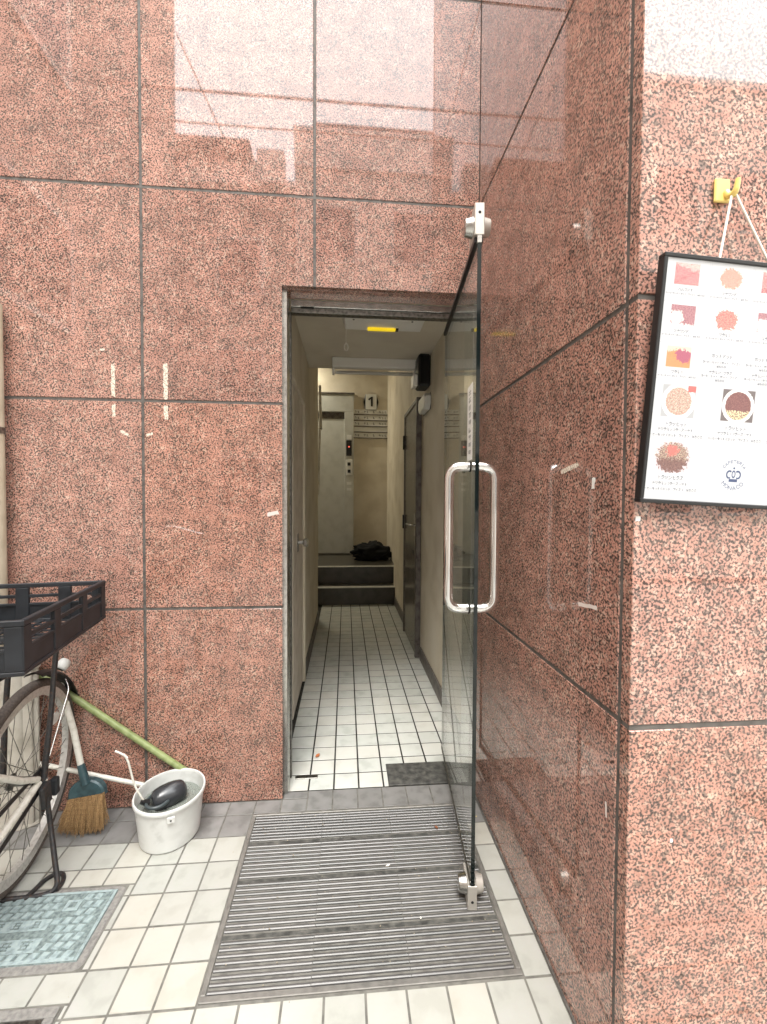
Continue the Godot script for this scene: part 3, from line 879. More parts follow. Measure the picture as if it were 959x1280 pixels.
# ---------------------------------------------------------------- door frame and glass door
func entrance() -> void:
	var s: Material = mats["steel"]
	var f := thing("steel_doorway", "brushed steel frame lining the recessed entrance doorway", "door frame")
	piece("jamb", Vector3(XD - 0.010, 0.002, -0.110), Vector3(XD + 0.017, DOOR_TOP - 0.001, -0.030), s, f, 0.0015)
	piece("jamb_stop", Vector3(XD - 0.01, 0.002, -0.135), Vector3(XD + 0.008, DOOR_TOP - 0.045, -0.111), mats["steel_dull"], f)
	piece("jamb_stop", Vector3(XD - 0.01, 0.002, -0.165), Vector3(XD + 0.020, DOOR_TOP - 0.045, -0.1355), mats["steel_dull"], f, 0.0015)
	piece("jamb", Vector3(XC - 0.012, 0.002, -0.165), Vector3(XC + 0.02, DOOR_TOP - 0.001, -0.030), s, f, 0.0015)
	piece("head", Vector3(XD + 0.0205, DOOR_TOP - 0.030, -0.160), Vector3(XC - 0.0125, DOOR_TOP - 0.002, -0.119), s, f, 0.0015)
	piece("head", Vector3(XD + 0.021, DOOR_TOP - 0.052, -0.1655), Vector3(XC - 0.0125, DOOR_TOP - 0.0305, -0.128), mats["steel_dull"], f, 0.0015)
	piece("pivot_slot", Vector3(-0.195, DOOR_TOP - 0.034, -0.150), Vector3(-0.14, DOOR_TOP - 0.0302, -0.1185), mats["dark_gap"], f)

	var d := thing("glass_door", "frameless glass door standing wide open, seen almost edge on", "glass door", Vector3(0.46, 0, -0.19), -0.09967)
	var len := 0.7437
	var y0 := 0.078
	var y1 := 2.02
	var st := sts()
	for sx in [-0.006, 0.006]:
		quad(st, Vector3(sx, y0, 0), Vector3(sx, y0, len), Vector3(sx, y1, len), Vector3(sx, y1, 0), Vector3(sx, 0, 0))
	part("glass_pane", st.commit(), mats["door_glass"], d)
	var ge: Material = mats["glass_edge"]
	piece("glass_edge", Vector3(-0.0058, y0, len - 0.0012), Vector3(0.0058, y1, len), ge, d)
	piece("glass_edge", Vector3(-0.0058, y0, 0.0), Vector3(0.0058, y1, 0.0012), ge, d)
	piece("glass_edge", Vector3(-0.0058, y1 - 0.0012, 0.0013), Vector3(0.0058, y1, len - 0.0013), ge, d)
	piece("glass_edge", Vector3(-0.0058, y0, 0.0013), Vector3(0.0058, y0 + 0.0012, len - 0.0013), ge, d)
	piece("top_rail", Vector3(-0.013, y1 - 0.016, 0.0), Vector3(0.013, y1 - 0.0002, len - 0.012), mats["black_paint"], d, 0.001)
	piece("bottom_rail", Vector3(-0.0085, y0 + 0.0002, 0.0), Vector3(0.0085, y0 + 0.012, len - 0.002), mats["steel_dull"], d, 0.001)
	# corner locks above and below the glass
	for k in 2:
		var lo := 2.0205 if k == 0 else -0.004 + 0.006
		var hi := 2.112 if k == 0 else 0.0775
		var blk := part("lock_block", box(Vector3(0.028, hi - lo, 0.09), 0.0015), plain("lock_metal", c8(196, 192, 184), 0.42, 0.5), d, Vector3(0, (lo + hi) / 2, len - 0.045))
		for sx in [-1, 1]:
			part("lock_cylinder", lathe([Vector2(0.029, 0.0), Vector2(0.0275, 0.006), Vector2(0.0235, 0.022), Vector2(0.021, 0.024), Vector2(0.0, 0.0242)], 24), plain("lock_metal", c8(196, 192, 184), 0.42, 0.5) if sx > 0 else mats["steel"], blk, Vector3(sx * 0.0142, -0.004 if k == 0 else 0.014, 0.005), Vector3(0, 0, -sx * PI / 2))
		part("screw_hole", lathe([Vector2(0.0045, 0.0), Vector2(0.004, 0.0006), Vector2(0, 0.0007)], 14), mats["dark_gap"], blk, Vector3(0, 0.018 if k == 0 else -0.012, 0.0451), Vector3(PI / 2, 0, 0))
	part("edge_clip", box(Vector3(0.014, 0.022, 0.012), 0.001), mats["steel"], d, Vector3(0, 2.008, len - 0.004))
	# pull handle: a D on either side
	for sx in [-1.0, 1.0]:
		var yb := 0.907
		var yt := 1.352
		var zc := 0.668
		var path := bend([Vector3(sx * 0.0065, yb, zc), Vector3(sx * 0.072, yb, zc), Vector3(sx * 0.072, yt, zc), Vector3(sx * 0.0065, yt, zc)], 8, 0.042)
		var h := part("pull_handle", tube(path, 0.0152, 20), mats["chrome"], d)
		for y in [yb, yt]:
			part("washer", tube([Vector3(sx * 0.0062, y, zc), Vector3(sx * 0.0095, y, zc)], 0.0165, 20), mats["dark_gap"], h)
			part("collar", tube([Vector3(sx * 0.072, yb + 0.085 if y == yb else yt - 0.085, zc), Vector3(sx * 0.072, yb + 0.0875 if y == yb else yt - 0.0875, zc)], 0.0149, 20), mats["steel"], h)
	# white vertical notice stuck on the inside face
	var im := Image.create(48, 240, false, Image.FORMAT_RGB8)
	im.fill(c8(232, 232, 228))
	var r := RandomNumberGenerator.new()
	r.seed = 4
	for k in 9:
		for j in 4:
			if r.randf() < 0.5: im.fill_rect(Rect2i(14, 16 + k * 24 + j * 4, 20, 2), c8(40, 40, 44))
			else: im.fill_rect(Rect2i(14 + j * 5, 15 + k * 24, 2, 16), c8(40, 40, 44))
	var nm := plain("door_notice_print", Color.WHITE, 0.35)
	nm.albedo_texture = ImageTexture.create_from_image(im)
	part("notice", flat_print(0.085, 0.235, 0.0006), nm, d, Vector3(-0.0071, 1.49, 0.655), Vector3(0, -PI / 2, 0))

	# flat pieces on the corridor floor
	solo("rubber_patch", slab(rect(-0.145, -0.078, 0.145, 0.078), 0.005, 0.0015), mats["rubber_patch"], "flat dark grey rubber rectangle on the corridor tiles behind the glass door", "floor patch", Vector3(0.335, 0.0062, -0.125), Vector3(-PI / 2, 0, 0))
	solo("floor_guide_plate", slab(rect(-0.05, -0.011, 0.05, 0.011), 0.004, 0.001), mats["steel_dull"], "thin dull metal plate let into the tiles at the doorway's left", "plate", Vector3(-0.172, 0.0035, -0.138), Vector3(-PI / 2, 0, 0.0))

# ---------------------------------------------------------------- scraper mat, manhole covers
func mat_and_covers() -> void:
	var x0 := -0.360; var x1 := 0.467; var z0 := 0.079; var z1 := 0.736
	var m := thing("entrance_mat", "large ribbed metal scraper mat sunk in front of the doorway", "mat")
	var fm: Material = noisy("mat_frame", [c8(116, 114, 110), c8(128, 126, 121), c8(136, 134, 129)], [0.2, 0.5, 0.9], 0.02, 2.0, 0.45, 44, 0.4)
	piece("frame", Vector3(x0, -0.012, z0 + 0.0125), Vector3(x0 + 0.013, 0.0035, z1 - 0.0165), fm, m, 0.0015)
	piece("frame", Vector3(x1 - 0.013, -0.012, z0 + 0.0125), Vector3(x1, 0.0035, z1 - 0.0165), fm, m, 0.0015)
	piece("frame", Vector3(x0, -0.012, z0), Vector3(x1, 0.0034, z0 + 0.012), fm, m, 0.0015)
	piece("frame", Vector3(x0, -0.012, z1 - 0.016), Vector3(x1, 0.0034, z1), fm, m, 0.0015)
	piece("bed", Vector3(x0 + 0.0135, -0.02, z0 + 0.0125), Vector3(x1 - 0.0135, -0.0085, z1 - 0.0165), mats["mat_base"], m)
	# cross-section of one bar: a ridge with a flat top
	var prof := PackedVector2Array([Vector2(-0.0048, -0.009), Vector2(0.0048, -0.009), Vector2(0.0046, 0.0012), Vector2(0.0034, 0.0034), Vector2(0.0010, 0.0042), Vector2(-0.0016, 0.0040), Vector2(-0.0040, 0.0022), Vector2(-0.0048, -0.0002)])
	var colx := [x0 + 0.015, -0.085, 0.175, x1 - 0.015]
	var secz := [[z0 + 0.016, 0.221, 9], [0.240, 0.378, 9], [0.397, 0.560, 10], [0.583, z1 - 0.018, 8]]
	for s in secz:
		for c in 3:
			var w: float = colx[c + 1] - colx[c] - 0.0012
			var mesh := slab(prof, w, 0.0003)
			var cx: float = colx[c]
			var sec := Node3D.new()
			sec.name = "mat_section"
			m.add_child(sec, true)
			var dy := rng.randf_range(-0.0004, 0.0004)
			for k in int(s[2]):
				var z: float = lerpf(s[0] + 0.0056, s[1] - 0.0056, k / float(s[2] - 1))
				part("slat", mesh, plain("slat_metal_%d" % rng.randi_range(0, 2), [c8(98, 97, 96), c8(90, 90, 89), c8(106, 105, 103)][rng.randi_range(0, 2)], 0.42, 0.45), sec, Vector3(cx + w, dy - 0.0008 + rng.randf_range(-0.0003, 0.0003), z), Vector3(0, PI / 2, rng.randf_range(-0.02, 0.02)))
	for z in [0.2305, 0.3875, 0.5715]:
		piece("cross_rail", Vector3(x0 + 0.0136, -0.0084, z - 0.0065), Vector3(x1 - 0.0136, -0.0012, z + 0.0065), mats["rubber_patch"], m)

	# pale blue inspection cover in its mortar bed
	var cv := thing("inspection_cover", "pale blue rectangular inspection cover with raised lozenges in grey mortar", "manhole cover")
	var out := PackedVector2Array([Vector2(-1.295, 0.372), Vector2(-0.715, 0.372), Vector2(-0.700, 0.378), Vector2(-0.6955, 0.392), Vector2(-0.697, 0.610), Vector2(-0.704, 0.622), Vector2(-0.718, 0.6275), Vector2(-1.295, 0.6275)])
	var flip := PackedVector2Array()
	for p in out: flip.append(Vector2(p.x, -p.y))
	flip.reverse()
	part("mortar_bed", slab(flip, 0.02, 0.003), mats["mortar"], cv, Vector3(0, 0.0015, 0), Vector3(-PI / 2, 0, 0))
	piece("lid", Vector3(-1.27, -0.01, 0.390), Vector3(-0.717, 0.0045, 0.607), mats["lid_low"], cv, 0.002)
	piece("rim", Vector3(-0.7265, 0.0046, 0.3905), Vector3(-0.7175, 0.0072, 0.6065), mats["lid_blue"], cv, 0.001)
	piece("rim", Vector3(-1.27, 0.0046, 0.5965), Vector3(-0.727, 0.0072, 0.6065), mats["lid_blue"], cv, 0.001)
	piece("rim", Vector3(-1.27, 0.0046, 0.3905), Vector3(-0.727, 0.0072, 0.3975), mats["lid_blue"], cv, 0.001)
	# lozenges, leaving room for two lettered bars and the key hole
	var loz := PackedVector2Array([Vector2(-0.0125, -0.0085), Vector2(0.0065, -0.0105), Vector2(0.0125, 0.0085), Vector2(-0.0065, 0.0105)])
	var lm := slab(loz, 0.004, 0.0014)
	var bars := [Rect2(-1.12, 0.478, 0.262, 0.034), Rect2(-1.12, 0.536, 0.272, 0.040)]
	var key := Rect2(-0.848, 0.420, 0.044, 0.036)
	for a in 18:
		for b in 8:
			var p := Vector2(-1.235 + a * 0.0295 + (b % 2) * 0.0105, 0.412 + b * 0.0252)
			if p.x > -0.738: continue
			var hit := key.grow(0.009).has_point(p)
			for q in bars: hit = hit or q.grow(0.009).has_point(p)
			if hit: continue
			part("raised_lozenge", lm, mats["lid_blue"], cv, Vector3(p.x, 0.0085, p.y), Vector3(-PI / 2, rng.randf_range(-0.03, 0.03), 0))
	for q: Rect2 in bars:
		piece("lettered_bar", Vector3(q.position.x, 0.0046, q.position.y), Vector3(q.end.x, 0.0062, q.end.y), mats["lid_blue"], cv, 0.0006)
		for k in 5:
			var cx := q.end.x - 0.035 - k * 0.052
			var ch := part("raised_character", character(k + int(q.size.x * 1000), q.size.y * 0.62), mats["lid_low"], cv, Vector3(cx, 0.0063, q.get_center().y))
			ch.rotation.y = 0.0
	piece("key_hole_frame", Vector3(key.position.x, 0.0046, key.position.y), Vector3(key.end.x, 0.0076, key.end.y), mats["lid_blue"], cv, 0.001)
	piece("key_hole", Vector3(key.position.x + 0.012, 0.0077, key.position.y + 0.009), Vector3(key.end.x - 0.012, 0.0082, key.end.y - 0.009), mats["lid_low"], cv)

	var c2 := thing("steel_trap_cover", "dark grey metal cover frame at the bottom left corner of the pavement", "manhole cover")
	piece("frame", Vector3(-1.39, -0.01, 0.713), Vector3(-0.692, 0.005, 0.737), mats["mortar"], c2, 0.002)
	piece("frame", Vector3(-0.716, -0.01, 0.7375), Vector3(-0.692, 0.005, 1.0), mats["mortar"], c2, 0.002)
	piece("lid", Vector3(-1.39, -0.01, 0.739), Vector3(-0.718, 0.0035, 1.0), mats["steel_dull"], c2, 0.001)

func character(sd: int, h: float) -> ArrayMesh:   # one raised, worn, unreadable character of a few strokes
	var r := RandomNumberGenerator.new()
	r.seed = sd
	var st := sts()
	for k in 3:
		add_box(st, Vector3(r.randf_range(-0.002, 0.002), 0.0006, (k - 1) * h * 0.42), Vector3(h * r.randf_range(0.8, 1.2), 0.0012, 0.003))
	for k in 2:
		add_box(st, Vector3((k - 0.5) * h * 0.6, 0.0007, r.randf_range(-0.002, 0.002)), Vector3(0.003, 0.0014, h * r.randf_range(0.6, 1.0)))
	return st.commit()

# ---------------------------------------------------------------- bucket, brooms, bin and pipe at the left
func left_things() -> void:
	# oval white tub
	var b := thing("bucket", "white oval plastic tub of murky water at the foot of the wall", "bucket", Vector3(-0.650, 0.0, 0.150))
	var ax := 0.1215
	var az := 0.131
	var H := 0.164
	var st := sts()
	var o := [Vector2(0.0, 0.001), Vector2(0.80, 0.001), Vector2(0.835, 0.008), Vector2(0.955, H - 0.014), Vector2(0.958, H - 0.014), Vector2(1.0, H - 0.013), Vector2(1.008, H - 0.006), Vector2(0.995, H), Vector2(0.955, H), Vector2(0.94, H - 0.006), Vector2(0.83, 0.012), Vector2(0.0, 0.010)]
	add_lathe(st, o, 56, Transform3D.IDENTITY, ax, az)
	part("tub", st.commit(), mats["white_plastic"], b)
	part("water", lathe([Vector2(0.905, 0.117), Vector2(0.45, 0.1173), Vector2(0.0, 0.1173)], 48, ax, az), mats["water"], b)
	part("grip", box(Vector3(0.026, 0.022, 0.010), 0.002), mats["white_plastic"], b, Vector3(0.047, 0.131, 0.116), Vector3(0, 0.36, 0))
	part("grip_hole", lathe([Vector2(0.003, 0), Vector2(0.003, 0.0006), Vector2(0, 0.0007)], 12), mats["dark_gap"], b, Vector3(0.049, 0.131, 0.1214), Vector3(PI / 2, 0.36, 0))
	var r := RandomNumberGenerator.new()
	r.seed = 9
	var ds := sts()
	for k in 90:
		var a := r.randf() * TAU
		var q := sqrt(r.randf()) * 0.86
		add_box(ds, Vector3(cos(a) * q * ax, 0.1178, sin(a) * q * az), Vector3(r.randf_range(0.001, 0.004), 0.0007, r.randf_range(0.001, 0.004)), Basis(Vector3.UP, r.randf() * PI))
	var fl := part("floating_debris", ds.commit(), plain("debris", c8(64, 62, 50), 0.8), b)
	fl.set_meta("kind", "stuff")

	# black headed tool lying in the tub with a bent white rod
	var t := thing("scoop", "black rounded scoop with bent white wire handle lying in the white tub", "scoop", Vector3(-0.653, 0.13, 0.148))
	var hs := sts()
	var pr := [Vector2(0.0, -0.062), Vector2(0.030, -0.055), Vector2(0.040, -0.040), Vector2(0.043, -0.01), Vector2(0.041, 0.02), Vector2(0.033, 0.046), Vector2(0.018, 0.058), Vector2(0.0, 0.062)]
	var along := Vector3(0.85, 0.14, -0.50).normalized()
	var sidew := along.cross(Vector3.UP).normalized()
	add_lathe(hs, smooth_profile(pr), 28, Transform3D(Basis(sidew, along, sidew.cross(along)), Vector3(0.0, 0.012, 0.0)))
	part("head", hs.commit(), plain("black_gloss", c8(46, 48, 51), 0.24), t)
	var col := []
	for k in 25: col.append(Vector3(-0.028 + 0.046 * cos(TAU * k / 24.0) * 0.85, 0.016, 0.030 + 0.046 * sin(TAU * k / 24.0)))
	part("head_band", tube(col, 0.006, 10, false), plain("grey_rubber", c8(62, 70, 72), 0.35), t)
	part("cap", tube([Vector3(-0.056, 0.012, 0.040), Vector3(-0.078, 0.026, 0.052)], [0.012, 0.009], 14), mats["black_paint"], t)
	var rod := bend([Vector3(-0.066, 0.018, 0.048), Vector3(-0.100, 0.085, 0.053), Vector3(-0.122, 0.190, 0.055), Vector3(-0.136, 0.205, 0.055), Vector3(-0.166, 0.214, 0.050)], 6, 0.03)
	part("wire_handle", tube(rod, 0.0036, 10), mats["white_paint"], t)

	# straw broom
	var br := thing("broom", "short straw broom with teal plastic cap leaning on the wall behind the wheel", "broom", Vector3(-0.972, 0.0, 0.115))
	var cap := []
	cap.append(Vector2(-0.066, 0.105))
	cap.append(Vector2(0.066, 0.120))
	for k in 13:
		var a := PI * k / 12.0
		cap.append(Vector2(0.064 * cos(a) - 0.002, 0.128 + 0.050 * sin(a)))
	part("cap", slab(PackedVector2Array(cap), 0.030, 0.006), mats["broom_cap"], br, Vector3(0, 0.006, 0.012), Vector3(-0.18, 0, 0.02))
	part("socket", tube([Vector3(-0.006, 0.165, -0.020), Vector3(-0.030, 0.236, -0.030)], [0.0165, 0.0125], 16), mats["broom_cap"], br)
	part("handle", tube([Vector3(-0.0285, 0.230, -0.0295), Vector3(-0.060, 0.359, -0.042), Vector3(-0.125, 0.545, -0.068)], 0.0112, 14), mats["white_paint"], br)
	r.seed = 31
	var bs := sts()
	for k in 620:
		var u := r.randf_range(-1, 1)
		var w := r.randf_range(-1, 1)
		var top := Vector3(u * 0.062, 0.125 + 0.008 * u, w * 0.010 - 0.010)
		var tip := Vector3(u * 0.078 + r.randfn(0, 0.006), maxf(0.002, 0.012 + absf(u) * 0.012 + r.randfn(0, 0.007)), 0.012 + w * 0.026 + r.randfn(0, 0.004))
		var mid := top.lerp(tip, 0.55) + Vector3(r.randfn(0, 0.002), 0, 0.006 + r.randfn(0, 0.002))
		var s := r.randf_range(0.0009, 0.0017)
		add_tube(bs, [top, mid, tip], [s, s, s * 0.5], 4, false)
	var bri := part("bristles", bs.commit(), mats["bristle"], br)
	bri.set_meta("kind", "stuff")
	part("bristle_core", slab(PackedVector2Array([Vector2(-0.050, 0.035), Vector2(0.050, 0.035), Vector2(0.056, 0.12), Vector2(-0.056, 0.115)]), 0.016, 0.003), mats["bristle"], br, Vector3(0, 0, 0.004), Vector3(-0.12, 0, 0))

	var gp := thing("green_pole", "slanting green plastic pole leaning from the bicycle down behind the tub", "pole")
	part("shaft", tube([Vector3(-1.20, 0.565, 0.014), Vector3(-0.66, 0.160, 0.0135)], 0.0128, 16), mats["green_pole"], gp)
	part("tip", tube([Vector3(-0.66, 0.160, 0.0135), Vector3(-0.60, 0.115, 0.0136)], 0.0132, 16), mats["green_pole"], gp)
	for k in 3:
		var p := Vector3(-1.0 + k * 0.13, 0.415 - k * 0.0975, 0.0140)
		part("joint_ring", tube([p, p + Vector3(0.008, -0.006, 0)], 0.0139, 16), mats["green_pole"], gp)

	var wp := thing("white_pole", "thin white pole lying low along the wall behind the broom", "pole")
	part("shaft", tube([Vector3(-1.30, 0.255, 0.045), Vector3(-0.77, 0.118, 0.052)], 0.0085, 14), mats["white_paint"], wp)
	part("end_cap", tube([Vector3(-0.77, 0.118, 0.052), Vector3(-0.75, 0.1125, 0.0523)], 0.010, 14), mats["white_plastic"], wp)

	# white ribbed bin behind the wheel
	var rb := thing("pipe_base_cover", "white fluted plastic cover round the downpipe's foot, behind the bicycle wheel", "pipe cover", Vector3(-1.270, 0, 0.054))
	var outl := PackedVector2Array()
	for k in 144:
		var a := TAU * k / 144.0
		var rr := 0.096 + 0.010 * (absf(cos(a * 6.0)) - 0.5)
		outl.append(Vector2(cos(a) * rr, sin(a) * rr * 0.48))
	part("body", slab(outl, 0.60, 0.003), mats["rib_plastic"], rb, Vector3(0, 0.605, 0), Vector3(-PI / 2, 0, 0))
	part("foot", lathe([Vector2(0.0, 0.0), Vector2(0.103, 0.0), Vector2(0.105, 0.004), Vector2(0.100, 0.012), Vector2(0.09, 0.013)], 40, 1.0, 0.48), mats["rib_plastic"], rb)
	part("lid", lathe([Vector2(0.102, 0.60), Vector2(0.106, 0.604), Vector2(0.104, 0.62), Vector2(0.02, 0.628), Vector2(0.0, 0.628)], 40, 1.0, 0.48), mats["rib_plastic"], rb)

	var dp := thing("downpipe", "beige vertical downpipe on the granite at the far left edge", "pipe", Vector3(-1.322, 0, 0.052))
	part("pipe", tube([Vector3(0, 0.630, 0), Vector3(0, 1.97, 0)], 0.040, 24), mats["pipe_beige"], dp)
	for y in [0.75, 1.5]:
		part("bracket", lathe([Vector2(0.0405, -0.012), Vector2(0.0425, -0.012), Vector2(0.0425, 0.012), Vector2(0.0405, 0.012)], 24), mats["steel_dull"], dp, Vector3(0, y, 0))
		piece("bracket_arm", Vector3(-0.01, y - 0.01, -0.0515), Vector3(0.01, y + 0.01, -0.042), mats["steel_dull"], dp)

func smooth_profile(p: Array) -> Array:
	var c := Curve2D.new()
	for i in p.size():
		var a: Vector2 = p[maxi(i - 1, 0)]
		var b: Vector2 = p[mini(i + 1, p.size() - 1)]
		var d := (b - a) / 6.0
		c.add_point(p[i], -d, d)
	var out := []
	for i in p.size() - 1:
		for k in 4: out.append(c.sample(i, k / 4.0))
	out.append(p[-1])
	return out

# ---------------------------------------------------------------- bicycle and crate
func ring_tube(c: Vector3, r: float, rad: float, n := 64, a0 := 0.0, a1 := TAU, sides := 12) -> ArrayMesh:   # in the local YZ plane
	var pts := []
	for k in n + 1:
		var a := lerpf(a0, a1, float(k) / n)
		pts.append(c + Vector3(0, sin(a) * r, cos(a) * r))
	return tube(pts, rad, sides, a1 - a0 < TAU - 0.01)

func strip_ring(c: Vector3, prof: Array, a0: float, a1: float, n: int) -> ArrayMesh:   # prof: closed outline of (x, radius) swept round c in the YZ plane
	var st := sts()
	for k in n:
		var a := lerpf(a0, a1, float(k) / n)
		var b := lerpf(a0, a1, float(k + 1) / n)
		for i in prof.size():
			var p: Vector2 = prof[i]
			var q: Vector2 = prof[(i + 1) % prof.size()]
			var d := (q - p).normalized()
			var nr := Vector2(d.y, -d.x)
			var v := [c + Vector3(p.x, sin(a) * p.y, cos(a) * p.y), c + Vector3(q.x, sin(a) * q.y, cos(a) * q.y), c + Vector3(q.x, sin(b) * q.y, cos(b) * q.y), c + Vector3(p.x, sin(b) * p.y, cos(b) * p.y)]
			var na := Vector3(nr.x, sin(a) * nr.y, cos(a) * nr.y)
			var nb := Vector3(nr.x, sin(b) * nr.y, cos(b) * nr.y)
			var ns := [na, na, nb, nb]
			var order := [0, 1, 2, 0, 2, 3]
			if (v[1] - v[0]).cross(v[2] - v[0]).dot(na) > 0.0: order = [0, 2, 1, 0, 3, 2]
			for j in order:
				st.set_normal(ns[j])
				st.add_vertex(v[j])
	return st.commit()

func wheel(parent: Node, at: Vector3, rear: bool) -> MeshInstance3D:
	var R := 0.318
	var w := part("wheel", ring_tube(Vector3.ZERO, R - 0.0165, 0.0165, 80, 0, TAU, 14), mats["tyre"], parent, at)
	part("rim", strip_ring(Vector3.ZERO, [Vector2(-0.0140, R - 0.026), Vector2(-0.0110, R - 0.054), Vector2(0.0110, R - 0.054), Vector2(0.0140, R - 0.026)], 0, TAU, 80), mats["rim_alloy"], w)
	part("hub", tube([Vector3(-0.038, 0, 0), Vector3(-0.034, 0, 0), Vector3(-0.030, 0, 0), Vector3(0.030, 0, 0), Vector3(0.034, 0, 0), Vector3(0.038, 0, 0)], [0.026, 0.026, 0.014, 0.014, 0.026, 0.026], 18), mats["steel_dull"], w)
	for k in 32:
		var s := 1.0 if k % 2 == 0 else -1.0
		var a := TAU * k / 32.0
		var h := a + (0.85 if (k / 2) % 2 == 0 else -0.85)
		part("spoke", tube([Vector3(s * 0.034, sin(h) * 0.023, cos(h) * 0.023), Vector3(s * 0.002, sin(a) * (R - 0.05), cos(a) * (R - 0.05))], 0.0012, 5, false), mats["steel_dull"], w)
	part("valve", tube([Vector3(0, sin(0.5) * (R - 0.052), cos(0.5) * (R - 0.052)), Vector3(0, sin(0.5) * (R - 0.085), cos(0.5) * (R - 0.085))], 0.003, 8), mats["black_paint"], w)
	if rear:
		part("reflector", lathe([Vector2(0.0, -0.004), Vector2(0.018, -0.004), Vector2(0.020, 0.0), Vector2(0.018, 0.004), Vector2(0.0, 0.004)], 24, 1.0, 1.7), mats["white_plastic"], w, Vector3(0.010, 0.13, -0.155), Vector3(0, 0, PI / 2))
		part("sprocket", tube([Vector3(0.040, 0, 0), Vector3(0.044, 0, 0)], 0.034, 24), mats["black_paint"], w)
	return w

